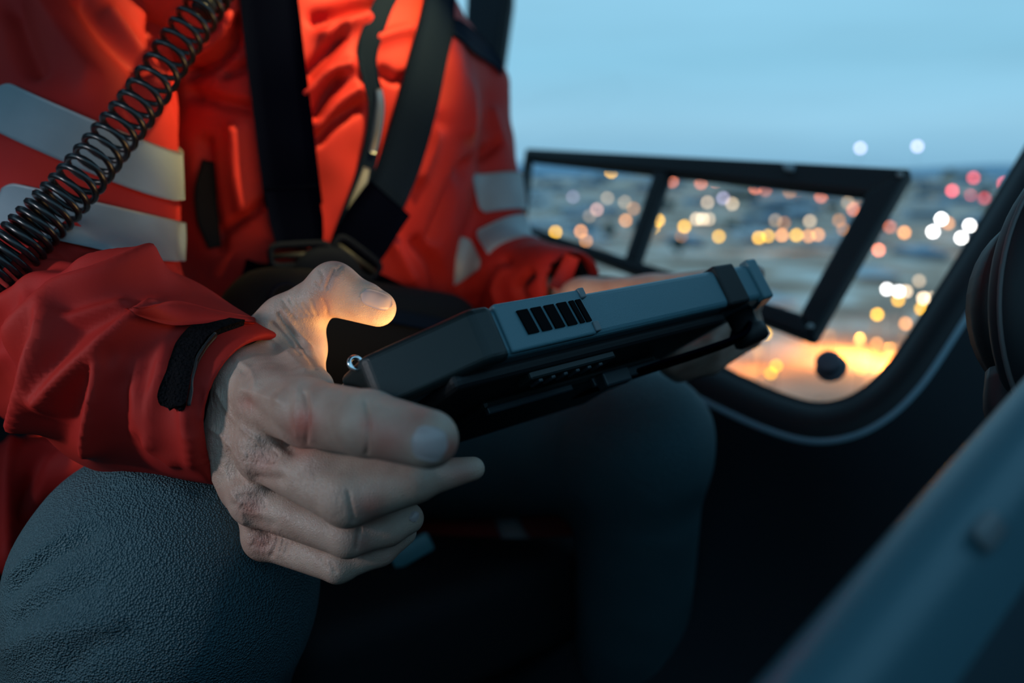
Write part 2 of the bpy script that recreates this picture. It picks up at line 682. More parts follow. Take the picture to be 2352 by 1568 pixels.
# sliding vent window in a black frame
win = empty('window_1', toW((onw(1240, 545) + onw(1865, 775)) / 2), 'small sliding window with thick black frame and one upright divider')
win['kind'] = 'structure'
OUT = [(1205, 338), (2092, 384), (1866, 777), (1176, 520)]
INN = [(1213, 360), (1988, 440), (1836, 716), (1196, 512)]
def rail(name, a, b, ai, bi, off=0.03, th=0.022):
    poly = [onw(*a, off), onw(*b, off), onw(*bi, off), onw(*ai, off)]
    o = mk(name, *slab(poly, WN, th), M_FRAME, win, smooth=False)
    fix_normals(o)
    return bevel(o, 0.005, 3)
rail('top_rail', OUT[0], OUT[1], INN[0], INN[1])
rail('front_stile', OUT[1], OUT[2], INN[1], INN[2])
rail('bottom_rail', OUT[2], OUT[3], INN[2], INN[3])
rail('rear_stile', OUT[3], OUT[0], INN[3], INN[0])
rail('divider', (1502, 388), (1534, 392), (1432, 592), (1462, 600), 0.028, 0.016)
rail('divider_seal', (1534, 394), (1542, 394), (1462, 600), (1470, 602), 0.022, 0.01)
for k, (a, b) in enumerate((((1213, 366), (1510, 392)), ((1528, 394), (1990, 444)))):
    bb = [(1196, 512), (1440, 600)] if k == 0 else [(1456, 600), (1836, 718)]
    gpane = np.array([[onw(*a, 0.018), onw(*b, 0.018)], [onw(*bb[0], 0.018), onw(*bb[1], 0.018)]])
    mk('pane', gpane.reshape(-1, 3), [[0, 1, 3, 2]], M_GLASS, win)
lp = [onw(1795, 372, 0.036), onw(1824, 374, 0.036), onw(1820, 388, 0.036), onw(1800, 386, 0.036)]
bevel(fix_normals(mk('catch', *slab(lp, WN, 0.012), M_RIM, win, smooth=False)), 0.002)
for px_, py_ in ((2068, 402), (1862, 752)):
    q = onw(px_, py_, 0.031)
    mk('screw', *tube([q, q + WN * 0.003], 0.004, 10), M_STEEL, win)

# round dark knob low on the pane
kc = onw(1910, 846, 0.0)
t1 = unit(np.cross(WN, [0, 1, 0])); t2 = np.cross(WN, t1)
kn = empty('window_knob', toW(kc), 'round dark knob low on the big window near its rounded corner', 'knob')
M_KNOB = mat('grey_knob', (0.10, 0.11, 0.14), 0.6)
mk('knob_base', *lathe(kc, WN, [(0.018, 0), (0.018, 0.004), (0.012, 0.006)]), M_KNOB, kn)
mk('knob_cap', *lathe(kc, WN, [(0.010, 0.004), (0.010, 0.010), (0.015, 0.013), (0.014, 0.019), (0.010, 0.021)]), M_KNOB, kn)

# floor; unseen roof, bulkheads and door half, sized to hold back sky light
def wbox(name, x0, x1, y0, y1, z0, z1, m, parent=None):
    V = np.array([[x, y, z] for x in (x0, x1) for y in (y0, y1) for z in (z0, z1)], float)
    F = [[0, 1, 3, 2], [4, 6, 7, 5], [0, 4, 5, 1], [2, 3, 7, 6], [0, 2, 6, 4], [1, 5, 7, 3]]
    return mk(name, V, F, m, parent, smooth=False, cam_space=False)
floor = tag(wbox('floor', -1.4, 1.6, -1.0, 1.9, 0.18, 0.22, M_PANEL), 'dark cabin floor', kind='structure')
rc0 = toW(np.array([-0.24, 0.25, 0.87]))
SW = unit(toW(S_) - CAM); FWW = unit(toW(FW) - CAM)
FWH = unit(np.array([FWW[0], FWW[1], 0])); SWH = np.array([-FWH[1], FWH[0], 0])
bc = np.array([rc0[0], rc0[1], 0.95]) - FWH * 0.48
V, F = box(bc + SWH * -0.35, FWH, SWH, [0, 0, 1], 0.02, 0.72, 0.75)
tag(mk('wall_back', V, F, M_PANEL, smooth=False, cam_space=False), 'dark rear cabin bulkhead behind the seat, unseen, blocks light from behind', kind='structure')
V, F = box(np.array([rc0[0], rc0[1], 1.92]) + FWH * 0.20 - SWH * 0.25, FWH, SWH, [0, 0, 1], 0.70, 0.95, 0.02)
tag(mk('ceiling', V, F, M_PANEL, smooth=False, cam_space=False), 'dark cabin roof above the seat, unseen, sized to limit sky light', kind='structure')
V, F = box(np.array([rc0[0], rc0[1], 0.71]) + FWH * 1.05 - SWH * 0.15, FWH, SWH, [0, 0, 1], 0.03, 0.95, 0.52)
tag(mk('wall_front', V, F, M_PANEL, smooth=False, cam_space=False), 'unseen dark front bulkhead added to block sky light', kind='structure')
V, F = box(np.array([rc0[0], rc0[1], 0.65]) + FWH * 0.25 - SWH * 0.95, FWH, SWH, [0, 0, 1], 0.85, 0.02, 0.46)
tag(mk('wall_right', V, F, M_PANEL, smooth=False, cam_space=False), 'unseen dark near-door half added to block sky light', kind='structure')

# unseen fill lamps, added to brighten the chest and the near sleeve
def fill_lamp(name, pos, aim, label, energy, color, cone, size):
    pos = np.array(pos); aim = np.array(aim)
    root = empty(name, pos + [0, 0, -0.06], label, 'lamp')
    mk('lamp_base', *lathe(pos + [0, 0, -0.005], [0, 0, 1], [(0.05, 0), (0.05, 0.01), (0.045, 0.02)], 24), M_RUBBER, root, cam_space=False)
    d_ = unit(aim - pos)
    mk('lamp_hood', *lathe(pos + d_ * 0.0, d_, [(0.015, 0), (0.03, 0.02), (0.034, 0.05)], 20), M_RUBBER, root, cam_space=False)
    if name == 'sleeve_fill_lamp':                  # neck added to carry the fill lamp from the door sill
        sd = (pos - rc0) @ SWH
        foot = pos + SWH * (-0.95 - sd); foot[2] = 1.10
        mk('gooseneck', *tube(spline([foot, foot + [0, 0, 0.10], (foot + pos) / 2 + [0, 0, 0.10], pos + [0, 0, 0.02]], 24), 0.007, 10), M_RUBBER, root, cam_space=False)
    L = bpy.data.lights.new(name + '_bulb', 'SPOT')
    L.energy = energy; L.color = color; L.spot_size = math.radians(cone); L.spot_blend = 0.9; L.shadow_soft_size = size
    lo = bpy.data.objects.new('bulb', L)
    COL.objects.link(lo); lo.parent = root
    lo.location = tuple(pos + d_ * 0.06 - np.array(root.location))
    lo.rotation_euler = Vector(d_).to_track_quat('-Z', 'Y').to_euler()
fill_lamp('chest_fill_lamp', rc0 * [1, 1, 0] + FWH * 0.50 + SWH * 0.12 + [0, 0, 1.89], toW(c(665, 170, .78)), 'unseen fill lamp added on the cabin roof to brighten the chest', 84.0, (1.0, 0.76, 0.28), 30, 0.012)
dl = toW(np.array([-0.68, 0.10, 0.08]))
fill_lamp('sleeve_fill_lamp', dl, toW(c(380, 960, .54)), 'unseen fill lamp added by the near door to light sleeve and hand', 4.4, (1.0, 0.95, 1.0), 60, 0.03)

# seat under and behind the person
pel = np.array([-0.28, -0.117, 0.98])
seat = empty('cabin_seat', toW(pel - UPV * 0.4), 'dark padded cabin seat under the person in the red jacket', 'seat')
V, F = box(pel - UPV * 0.17 + FW * 0.12, FW, S_, UPV, 0.24, 0.24, 0.06)
bevel(mk('seat_cushion', V, F, M_SEAT, seat), 0.03, 4)
V, F = box(pel + UPV * 0.24 - FW * 0.22, FW, S_, UPV, 0.05, 0.24, 0.42)
bevel(mk('seat_backrest', V, F, M_SEAT, seat), 0.03, 4)
V, F = box(pel - UPV * 0.36 + FW * 0.08, FW, S_, UPV, 0.18, 0.2, 0.14)
bevel(mk('seat_base', V, F, M_PANEL, seat), 0.01, 2)

# ------------------------------------------------------------------ the city outside
GZ = -40.0
def ground(px, py, h=0.0):
    d = toW(c(px, py, 1.0)) - CAM
    t = (GZ + h - CAM[2]) / d[2]
    return CAM + d * t

gm = bpy.data.materials.new('city_ground')
gm.use_nodes = True
t = gm.node_tree
b = t.nodes['Principled BSDF']
b.inputs['Roughness'].default_value = 0.9
co = t.nodes.new('ShaderNodeTexCoord')
n1 = t.nodes.new('ShaderNodeTexNoise'); n1.inputs['Scale'].default_value = 0.035; n1.inputs['Detail'].default_value = 3
n2 = t.nodes.new('ShaderNodeTexVoronoi'); n2.inputs['Scale'].default_value = 0.02
t.links.new(co.outputs['Object'], n1.inputs['Vector']); t.links.new(co.outputs['Object'], n2.inputs['Vector'])
r1 = t.nodes.new('ShaderNodeValToRGB')
r1.color_ramp.elements[0].position = 0.40; r1.color_ramp.elements[0].color = (0.36, 0.19, 0.12, 1)  # browns warmed to carry the tint of city lights
r1.color_ramp.elements[1].position = 0.62; r1.color_ramp.elements[1].color = (1.0, 0.80, 0.68, 1)
e = r1.color_ramp.elements.new(0.52); e.color = (0.68, 0.38, 0.25, 1)
t.links.new(n1.outputs['Fac'], r1.inputs['Fac'])
mxx = t.nodes.new('ShaderNodeMix'); mxx.data_type = 'RGBA'
mxx.inputs['Factor'].default_value = 0.2
t.links.new(r1.outputs[0], mxx.inputs['A'])
r2 = t.nodes.new('ShaderNodeValToRGB')
r2.color_ramp.elements[0].color = (0.3, 0.25, 0.21, 1); r2.color_ramp.elements[1].color = (0.9, 0.66, 0.52, 1)
t.links.new(n2.outputs['Color'], r2.inputs['Fac'])
t.links.new(r2.outputs[0], mxx.inputs['B'])
t.links.new(mxx.outputs['Result'], b.inputs['Base Color'])
gv = [(-2500, 25, GZ), (5500, 25, GZ), (5500, 6000, GZ), (-2500, 6000, GZ)]
gr = mk('ground', np.array(gv, float), [[0, 1, 2, 3]], gm, smooth=False, cam_space=False)
tag(gr, 'snow-patched city ground, warmed for city light, far below the window', kind='structure')
# distant ridge; its blue-grey colour stands in for haze
hx = np.linspace(-1500, 4500, 80)
hz = 8 + 16 * (0.5 + 0.5 * np.sin(hx / 400.0)) + 10 * np.sin(hx / 170.0 + 1)
hv = np.concatenate([np.stack([hx, 3600 + 0 * hx, GZ + 0 * hx], 1), np.stack([hx, 3800 + 0 * hx, GZ + 34 + hz], 1), np.stack([hx, 4300 + 0 * hx, GZ + 0 * hx], 1)])
hf = [[r * 80 + i, r * 80 + i + 1, (r + 1) * 80 + i + 1, (r + 1) * 80 + i] for r in (0, 1) for i in range(79)]
tag(mk('hills', hv, hf, mat('hill_haze_blue', (0.25, 0.36, 0.46), 0.9), cam_space=False), 'low hills on the horizon, blued for haze', kind='structure')

LIGHTS = [  # px, py, colour key, brightness, on which row; right-hand lamps include added glass doubles
    (1404, 394, 'Y', .95, 'far'), (1544, 416, 'R', .34, 'far'), (1610, 420, 'R', .38, 'far'), (1643, 415, 'R', .42, 'far'), (1681, 416, 'R', .25, 'far'),
    (1735, 431, 'R', .42, 'far'), (1758, 436, 'R', .2, 'far'), (1814, 440, 'A', .3, 'far'), (1832, 434, 'R', .32, 'far'), (1886, 451, 'R', .36, 'far'), (1947, 465, 'C', .25, 'far'),
    (1960, 481, 'R', .35, 'far'), (1965, 455, 'A', .22, 'far'),
    (1316, 452, 'L', .2, 'middle'), (1395, 455, 'C', .3, 'middle'), (1435, 464, 'C', .28, 'middle'), (1455, 479, 'A', .3, 'middle'), (1371, 481, 'P', .5, 'middle'),
    (1354, 496, 'C', .2, 'middle'), (1437, 506, 'A', .65, 'middle'), (1625, 465, 'C', .5, 'middle'), (1661, 455, 'L', .4, 'middle'), (1682, 468, 'C', .55, 'middle'),
    (1600, 503, 'C', .75, 'middle'), (1614, 503, 'C', .7, 'middle'), (1628, 503, 'C', .5, 'middle'), (1781, 506, 'C', .28, 'middle'), (1801, 512, 'A', .25, 'middle'),
    (1860, 508, 'C', .5, 'middle'), (1927, 506, 'A', .3, 'middle'), (1937, 526, 'A', .25, 'middle'),
    (1276, 533, 'Y', .95, 'near'), (1334, 531, 'A', .8, 'near'), (1346, 553, 'A', .5, 'near'), (1512, 506, 'Y', 1.0, 'near'), (1501, 521, 'Y', .8, 'near'),
    (1572, 520, 'Y', 1.0, 'near'), (1564, 544, 'A', .3, 'near'), (1651, 543, 'Y', .8, 'near'), (1743, 546, 'Y', 1.0, 'near'), (1764, 542, 'Y', .8, 'near'),
    (1796, 540, 'A', .9, 'near'), (1829, 540, 'Y', .9, 'near'), (1857, 542, 'A', .7, 'near'), (1879, 539, 'A', .7, 'near'),
    (2077, 534, 'A', .8, 'forward'), (2044, 521, 'R', .25, 'forward'), (2162, 503, 'W', 1.9, 'forward'), (2143, 532, 'W', 1.9, 'forward'), (2178, 513, 'A', .5, 'forward'),
    (2227, 518, 'W', 1.7, 'forward'), (2208, 546, 'W', 1.7, 'forward'), (2187, 438, 'D', .75, 'forward'), (2236, 408, 'D', .5, 'forward'), (2228, 450, 'D', .4, 'forward'),
    (2306, 421, 'D', .6, 'forward'), (2261, 455, 'D', .3, 'forward'), (2018, 574, 'R', .7, 'forward'),
    (2037, 664, 'W', 1.3, 'low'), (2064, 669, 'W', 1.3, 'low'), (2081, 669, 'C', .8, 'low'), (2063, 689, 'Y', .8, 'low'), (2111, 645, 'C', .35, 'low'), (2121, 685, 'C', 1.2, 'low'),
    (2140, 685, 'C', .5, 'low'), (2116, 709, 'Y', .8, 'low'), (2015, 722, 'Y', 1.1, 'low'), (2080, 743, 'A', .7, 'low'), (2014, 789, 'A', .6, 'low'), (1758, 766, 'Y', .95, 'low'),
    (1783, 840, 'Y', .7, 'low'), (1771, 857, 'Y', .6, 'low'), (1978, 847, 'A', .5, 'low'), (2028, 866, 'Y', .7, 'low'),
]
LCOL = {'Y': ((1.0, 0.50, 0.02), 'yellow'), 'A': ((1.0, 0.38, 0.10), 'amber'), 'R': ((1.0, 0.26, 0.13), 'dull orange'), 'C': ((1.0, 0.72, 0.46), 'cream'),
        'W': ((1.0, 0.97, 0.95), 'white'), 'D': ((1.0, 0.12, 0.14), 'red'), 'L': ((0.74, 0.66, 0.95), 'lilac'), 'P': ((1.0, 0.52, 0.42), 'pinkish')}
ROWTXT = {'far': 'in the sliding window, top row', 'middle': 'in the sliding window, middle rows', 'near': 'in the sliding window, lowest row',
          'forward': 'right of the sliding window, upper part, glass doubles included', 'low': 'low by the rounded window corner'}
ORD = ['first', 'second', 'third', 'fourth', 'fifth', 'sixth', 'seventh', 'eighth', 'ninth', 'tenth', 'eleventh', 'twelfth']
LPX = 9.0                            # lamp head width in pixels of arc
def lamp_label(i):
    px_, py_, k, br, row = LIGHTS[i]
    same = sorted(j for j in range(len(LIGHTS)) if LIGHTS[j][2] == k and LIGHTS[j][4] == row)
    same.sort(key=lambda j: LIGHTS[j][0])
    txt = f"{LCOL[k][1]} city light {ROWTXT[row]}"
    if len(same) > 1:
        txt = f"{ORD[same.index(i)]} {LCOL[k][1]} city light from the left " + ROWTXT[row]
    return txt
M_POLE = mat('lamp_pole_grey', (0.08, 0.08, 0.09), 0.6)
ico = bmesh.new()
bmesh.ops.create_icosphere(ico, subdivisions=2, radius=1.0)
ico_v = np.array([v.co[:] for v in ico.verts]); ico_f = [[v.index for v in f.verts] for f in ico.faces]
ico.free()
LAMPS_PX = []
LAMPXY = []
def city_lamp(px_, py_, key, br, label, h=8.0, at=None, group='city lights below the window'):
    if at is None:
        p = ground(px_, py_, h)
        dr = toW(c(px_, py_, 1.0)) - CAM
        if dr[2] >= 0 or np.linalg.norm(p - CAM) > 1300:
            p = CAM + dr / np.linalg.norm(dr) * 1300.0     # taller masts towards the horizon
    else:
        p = at
    dist = np.linalg.norm(p - CAM)
    r = LPX / 2 / FPX * dist
    root = empty('street_lamp', (p[0], p[1], GZ), label, 'street light', group)
    base = np.array([p[0], p[1], GZ])
    mk('pole', *join([tube([base, p - [0, 0, r * 0.9]], 0.12, 6), tube([base, base + [0, 0, 0.6]], 0.3, 6)]), M_POLE, root, cam_space=False)
    col_, nm = LCOL[key]
    gain = (34.0 / LPX) ** 2 * br * (1.35 if key == 'R' else 0.8 if key in 'C' else 0.9)
    mk('lamp_head', ico_v * r + p, ico_f, emat(f'lamp_{key}_{br}', col_, gain), root, cam_space=False)
    LAMPS_PX.append((px_, py_, dist))
    LAMPXY.append((p[0], p[1], r + 1))
for i, (px_, py_, k, br, row) in enumerate(LIGHTS):
    city_lamp(px_, py_, k, br, lamp_label(i))
# two tall masts whose lights stand above the horizon
for px_, py_, nm in ((1976, 340, 'left'), (2107, 336, 'right')):
    d = toW(c(px_, py_, 1.0)) - CAM
    city_lamp(px_, py_, 'L', 0.5, f'lilac mast light above the horizon, {nm} one of the pair', at=CAM + d * 700.0, group='mast lights')
# sodium floods over the snowy yard below
def glow(px_, py_, h, power, label):
    p = ground(px_, py_, h)
    root = empty('yard_floodlight', (p[0], p[1], GZ), label, 'floodlight', 'yard floodlights')
    mk('pole', *tube([np.array([p[0], p[1], GZ]), p + [0, 0, 0.4]], 0.1, 6), M_POLE, root, cam_space=False)
    mk('hood', *lathe(p + [0, 0, 0.3], [0, 0, 1], [(0.5, 0.0), (0.45, 0.15), (0.1, 0.3)], 10), M_POLE, root, cam_space=False)
    L = bpy.data.lights.new('flood_bulb', 'POINT')
    L.energy = power; L.color = (1.0, 0.40, 0.07); L.shadow_soft_size = 0.3
    lo = bpy.data.objects.new('flood_bulb', L)
    COL.objects.link(lo); lo.parent = root
    lo.location = (0, 0, h - 0.15)
glow(1975, 772, 4.5, 38500, 'hooded yard floodlight lighting the brightest yellow patch of ground')
glow(1905, 765, 4.0, 4200, 'hooded yard floodlight beside the sliding window lower corner')
glow(1740, 800, 4.5, 6300, 'hooded yard floodlight lighting ground under the tablet end')
glow(2045, 795, 4.0, 24750, 'hooded yard floodlight lighting ground near the forward gasket')
glow(1850, 790, 4.5, 3500, 'hooded yard floodlight between the two bright ground patches')
glow(1880, 925, 6.0, 3500, 'hooded yard floodlight nearest below the rounded window corner')

# buildings and trees, blurred
BM = [mat('render_white', (0.55, 0.56, 0.58), 0.8), mat('render_grey', (0.26, 0.28, 0.31), 0.8), mat('render_tan', (0.38, 0.31, 0.24), 0.8), mat('roof_dark', (0.07, 0.08, 0.10), 0.8), mat('render_blue', (0.30, 0.40, 0.50), 0.8)]
BN = ['pale', 'grey', 'tan', 'dark', 'bluish']
placed = []
FOOT = []
def building(px_, py_, wpx, hpx, dep, mi):
    p = ground(px_, py_)
    dist = np.linalg.norm(p - CAM)
    w = wpx / FPX * dist; h = hpx / FPX * dist
    for lx, ly, ld in LAMPS_PX:
        if abs(lx - px_) < wpx / 2 + 5 and py_ - hpx - 8 < ly < py_ + 4 and ld > dist - 30:
            return False
    rad = math.hypot(w, dep) / 2 + 2
    if dist > 4500 or any(math.hypot(p[0] - q[0], p[1] - q[1]) < rad + q[2] for q in FOOT + LAMPXY):
        return False
    FOOT.append((p[0], p[1], rad))
    root = empty('building', p, None, 'building', 'blurred city buildings')
    R = rng.uniform(-0.25, 0.25)
    ax = np.array([math.cos(R), math.sin(R), 0]); ay = np.array([-math.sin(R), math.cos(R), 0]); az = np.array([0, 0, 1.0])
    pc = p
    mk('walls', *box(pc + az * h / 2, ax, ay, az, w / 2, dep / 2, h / 2), BM[mi], root, smooth=False, cam_space=False)
    mk('roof', *join([box(pc + az * (h + 0.2), ax, ay, az, w / 2 + .4, dep / 2 + .4, 0.25), box(pc + az * (h + 1.0) + ax * w * 0.15, ax, ay, az, w * .15, dep * .2, 0.9)]), BM[(mi + 3) % 5 if mi != 0 else 0], root, smooth=False, cam_space=False)
    mk('window_band', *box(pc - ay * (dep / 2 + 0.05) + az * h * 0.55, ax, ay, az, w * 0.42, 0.06, h * 0.15), BM[3], root, smooth=False, cam_space=False)
    placed.append((root, px_, py_, mi, h / w))
    return True
for q_ in ((1275, 527, 150, 9, 40, 0), (1330, 500, 70, 12, 30, 1), (1590, 592, 190, 10, 60, 0), (1700, 690, 150, 12, 30, 0), (1790, 700, 90, 10, 25, 0), (1880, 620, 120, 9, 40, 2), (1660, 480, 60, 26, 30, 0), (1770, 490, 70, 24, 30, 1),
           (1900, 480, 40, 30, 30, 0), (2080, 610, 90, 9, 40, 0), (1990, 640, 80, 14, 30, 2), (2110, 590, 60, 14, 30, 1), (1480, 560, 60, 10, 30, 2), (1950, 720, 110, 12, 30, 1)):
    building(*q_)
tries = 0
while len(placed) < 90 and tries < 4000:
    tries += 1
    py_ = 398 + 190 * rng.random() ** 1.5
    px_ = rng.uniform(1180, 2340)
    sc_ = (py_ - 385) / 60.0
    wpx = rng.uniform(22, 60) * min(1.6, 0.5 + sc_ * 0.5)
    building(px_, py_, wpx, wpx * rng.uniform(0.2, 0.5), rng.uniform(15, 40), int(rng.choice([0, 0, 1, 1, 2, 3, 4])))
placed.sort(key=lambda q: q[1])
seen = {}
for root, px_, py_, mi, asp in placed:
    row = 'far' if py_ < 430 else ('middle-distance' if py_ < 500 else 'nearer')
    key = (row, mi)
    seen.setdefault(key, []).append(root)
for (row, mi), lst in seen.items():
    for k, root in enumerate(lst):
        o = ORD[k] if k < len(ORD) else f'{k + 1}th'
        root['label'] = f'blurred {BN[mi]} flat-roofed building, {o} from left among the {row} {BN[mi]} ones'
M_TREE = mat('tree_dark', (0.05, 0.06, 0.05), 0.9, bump=[('noise', 1.5, 1.0, 0.8)])
M_BARK = mat('bark', (0.06, 0.05, 0.04), 0.9)
tn = 0
for k in range(26):
    py_ = 400 + 210 * rng.random() ** 1.3
    px_ = rng.uniform(1200, 2330)
    p = ground(px_, py_)
    dist = np.linalg.norm(p - CAM)
    R = rng.uniform(2.5, 4.5) * (0.6 + dist / 900)
    if any(abs(lx - px_) < R / dist * FPX + 10 and abs(ly - py_) < 2.2 * R / dist * FPX and ld > dist - 20 for lx, ly, ld in LAMPS_PX):
        continue
    if any(math.hypot(p[0] - q[0], p[1] - q[1]) < R * 1.3 + q[2] for q in FOOT + LAMPXY):
        continue
    FOOT.append((p[0], p[1], R * 1.3))
    root = empty('city_tree', p, None, 'tree', 'blurred dark trees in the city')
    tn += 1
    root['label'] = f'blurred dark tree clump among the city buildings, {ORD[tn - 1] if tn <= 12 else str(tn) + "th"} placed'
    mk('trunk', *tube([p, p + [0, 0, R]], R * .12, 6), M_BARK, root, cam_space=False)
    q = ico_v * (1 + 0.18 * vnoise(ico_v, 2.5, k)[:, None])
    mk('crown', q * R * [1, 1, 0.85] + p + [0, 0, R * 1.5], ico_f, M_TREE, root, cam_space=False)
trees = sorted([o for o in COL.objects if o.name.startswith('city_tree')], key=lambda o: o.location.x / o.location.y)
for k, o in enumerate(trees):
    o['label'] = f'blurred dark tree in the city, {ORD[k] if k < 12 else str(k + 1) + "th"} from the left'
# ------------------------------------------------------------------ the person
PC = np.array([-0.24, 0.254, 0.87])                       # chest centre
person = empty('person', toW(pel - UPV * 0.35), 'person in red jacket and slate trousers seated in a harness, holding a rugged tablet', 'person')

# ---- right hand (nearest), then the rest of the body as one mesh
def skin_mat():
    m = mat('skin', (0.5, 0.34, 0.27), 0.44, 0.45, sss=(0.22, 0.004))
    t = m.node_tree
    b = t.nodes['Principled BSDF']
    co = t.nodes.new('ShaderNodeTexCoord')
    at = t.nodes.new('ShaderNodeAttribute'); at.attribute_name = 'flush'
    wr = t.nodes.new('ShaderNodeAttribute'); wr.attribute_name = 'wrinkle'
    n = t.nodes.new('ShaderNodeTexNoise'); n.inputs['Scale'].default_value = 55; n.inputs['Detail'].default_value = 6
    t.links.new(co.outputs['Object'], n.inputs['Vector'])
    r = t.nodes.new('ShaderNodeValToRGB')
    r.color_ramp.elements[0].position = 0.3; r.color_ramp.elements[0].color = (0.46, 0.285, 0.22, 1)
    r.color_ramp.elements[1].position = 0.7; r.color_ramp.elements[1].color = (0.60, 0.43, 0.345, 1)
    t.links.new(n.outputs['Fac'], r.inputs['Fac'])
    x = t.nodes.new('ShaderNodeMix'); x.data_type = 'RGBA'
    x.inputs['B'].default_value = (0.50, 0.17, 0.13, 1)
    t.links.new(at.outputs['Fac'], x.inputs['Factor'])
    t.links.new(r.outputs[0], x.inputs['A'])
    t.links.new(x.outputs['Result'], b.inputs['Base Color'])
    v = t.nodes.new('ShaderNodeTexVoronoi'); v.inputs['Scale'].default_value = 750; v.feature = 'DISTANCE_TO_EDGE'
    t.links.new(co.outputs['Object'], v.inputs['Vector'])
    b1 = t.nodes.new('ShaderNodeBump'); b1.inputs['Strength'].default_value = 0.5; b1.inputs['Distance'].default_value = 0.0007
    t.links.new(v.outputs['Distance'], b1.inputs['Height'])
    w2 = t.nodes.new('ShaderNodeTexNoise'); w2.inputs['Scale'].default_value = 260; w2.inputs['Detail'].default_value = 4
    mp_ = t.nodes.new('ShaderNodeMapping'); mp_.inputs['Rotation'].default_value = (0.3, 0.5, 0.6); mp_.inputs['Scale'].default_value = (1.6, 0.55, 1.0)
    t.links.new(co.outputs['Object'], mp_.inputs[0])
    t.links.new(mp_.outputs[0], w2.inputs['Vector'])
    mu = t.nodes.new('ShaderNodeMath'); mu.operation = 'MULTIPLY'
    t.links.new(w2.outputs['Fac'], mu.inputs[0])
    ad = t.nodes.new('ShaderNodeMath'); ad.operation = 'ADD'; ad.inputs[1].default_value = 0.05
    t.links.new(wr.outputs['Fac'], ad.inputs[0])
    t.links.new(ad.outputs[0], mu.inputs[1])
    b2 = t.nodes.new('ShaderNodeBump'); b2.inputs['Strength'].default_value = 0.4; b2.inputs['Distance'].default_value = 0.003
    t.links.new(mu.outputs[0], b2.inputs['Height'])
    t.links.new(b1.outputs[0], b2.inputs['Normal'])
    t.links.new(b2.outputs[0], b.inputs['Normal'])
    return m
M_SKIN = skin_mat()

h = Field(c(330, 1400, 0.46) * [1, 1, 0] + [-0.03, 0, 0.30], np.array([0.0, 0.055, 0.60]), 0.0009)
hp = dict(
    wr=c(470, 915, .535), wr2=c(330, 880, .60),
    im=c(560, 875, .480), i0=c(625, 920, .437), i1=c(708, 948, .402), i2=c(846, 972, .366), i3=c(985, 1008, .342),
    mm=c(543, 915, .485), m0=c(608, 1048, .436), m1=c(800, 1143, .405), m2=c(950, 1103, .405), m3=c(1086, 1076, .412),
    rm=c(540, 955, .492), r0=c(590, 1156, .447), r1=c(800, 1232, .422), r2=c(890, 1212, .43), r3=c(938, 1190, .437),
    pm=c(545, 1000, .50), p0=c(615, 1238, .462), p1=c(778, 1296, .438), p2=c(872, 1262, .442), p3=c(925, 1222, .450),
    tc=c(578, 830, .496), t0=c(655, 738, .492), t1=c(752, 672, .485), t2=c(868, 708, .480))
g = lambda *a: [hp[q] for q in a]
h.add(*g('wr2', 'wr'), .030, .030, .004)
h.add(*g('wr', 'im'), .026, .022, .015)
h.add(*g('wr', 'rm'), .028, .022, .015)
for a_, b_, ra, rb in (('im', 'i0', .0205, .0185), ('mm', 'm0', .019, .0145), ('rm', 'r0', .019, .0128), ('pm', 'p0', .018, .0118)):
    h.add(*g(a_, b_), ra, rb, .012)
# palm body behind the knuckles
h.add(c(620, 960, .475), c(640, 1150, .475), .020, .016, .012)
h.add(c(640, 900, .47), c(700, 900, .455), .020, .014, .012)
# index
h.add(*g('i0', 'i1'), .0178, .0172, .006)
h.add(*g('i1', 'i2'), .0168, .0152, .004)
h.add(*g('i2', 'i3'), .0150, .0128, .0035)
# thumb with ball and web
h.add(*g('wr', 'tc'), .024, .0195, .012)
h.add(*g('tc', 't0'), .0210, .0158, .010)
h.add(*g('t0', 't1'), .0151, .0134, .005)
h.add(*g('t1', 't2'), .0136, .0110, .0035)
h.add(c(764, 662, .483), c(838, 690, .480), .0126, .0114, .003)
h.add(c(690, 745, .494), c(700, 800, .488), .0140, .0118, .010)
h.add(c(700, 800, .488), c(692, 868, .468), .0118, .0145, .008)
h.add(c(690, 845, .462), c(720, 890, .428), .0090, .0110, .010)
# back of the hand up to the cuff
h.add(c(545, 885, .466), c(545, 1010, .464), .0180, .0180, .014)
h.add(c(545, 1010, .464), c(568, 1110, .460), .0180, .0150, .012)
fing = h.twin()
# middle
fing.add(*g('m0', 'm1'), .0135, .0148, .004)
fing.add(*g('m1', 'm2'), .0146, .0118, .003)
fing.add(c(830, 1120, .41), c(960, 1085, .41), .012, .011, .006)
fing.add(c(740, 1065, .418), c(900, 1070, .412), .012, .012, .006)
fing.add(*g('m2', 'm3'), .0106, .0062, .003)
h.f = np.minimum(h.f, 9)
def merge(A, B, k):
    hh = np.maximum(k - np.abs(A - B), 0) / k
    return np.minimum(A, B) - hh * hh * k * 0.25
h.f = merge(h.f, fing.f, np.float32(.0028))
fing.f[:] = 0.05
fing.add(*g('r0', 'r1'), .0124, .0112, .003)
fing.add(*g('r1', 'r2'), .0105, .0096, .003)
fing.add(*g('r2', 'r3'), .0095, .0085, .003)
h.f = merge(h.f, fing.f, np.float32(.0024))
fing.f[:] = 0.05
fing.add(*g('p0', 'p1'), .0115, .0102, .003)
fing.add(*g('p1', 'p2'), .0095, .0088, .003)
fing.add(*g('p2', 'p3'), .0088, .0078, .003)
h.f = merge(h.f, fing.f, np.float32(.0024))
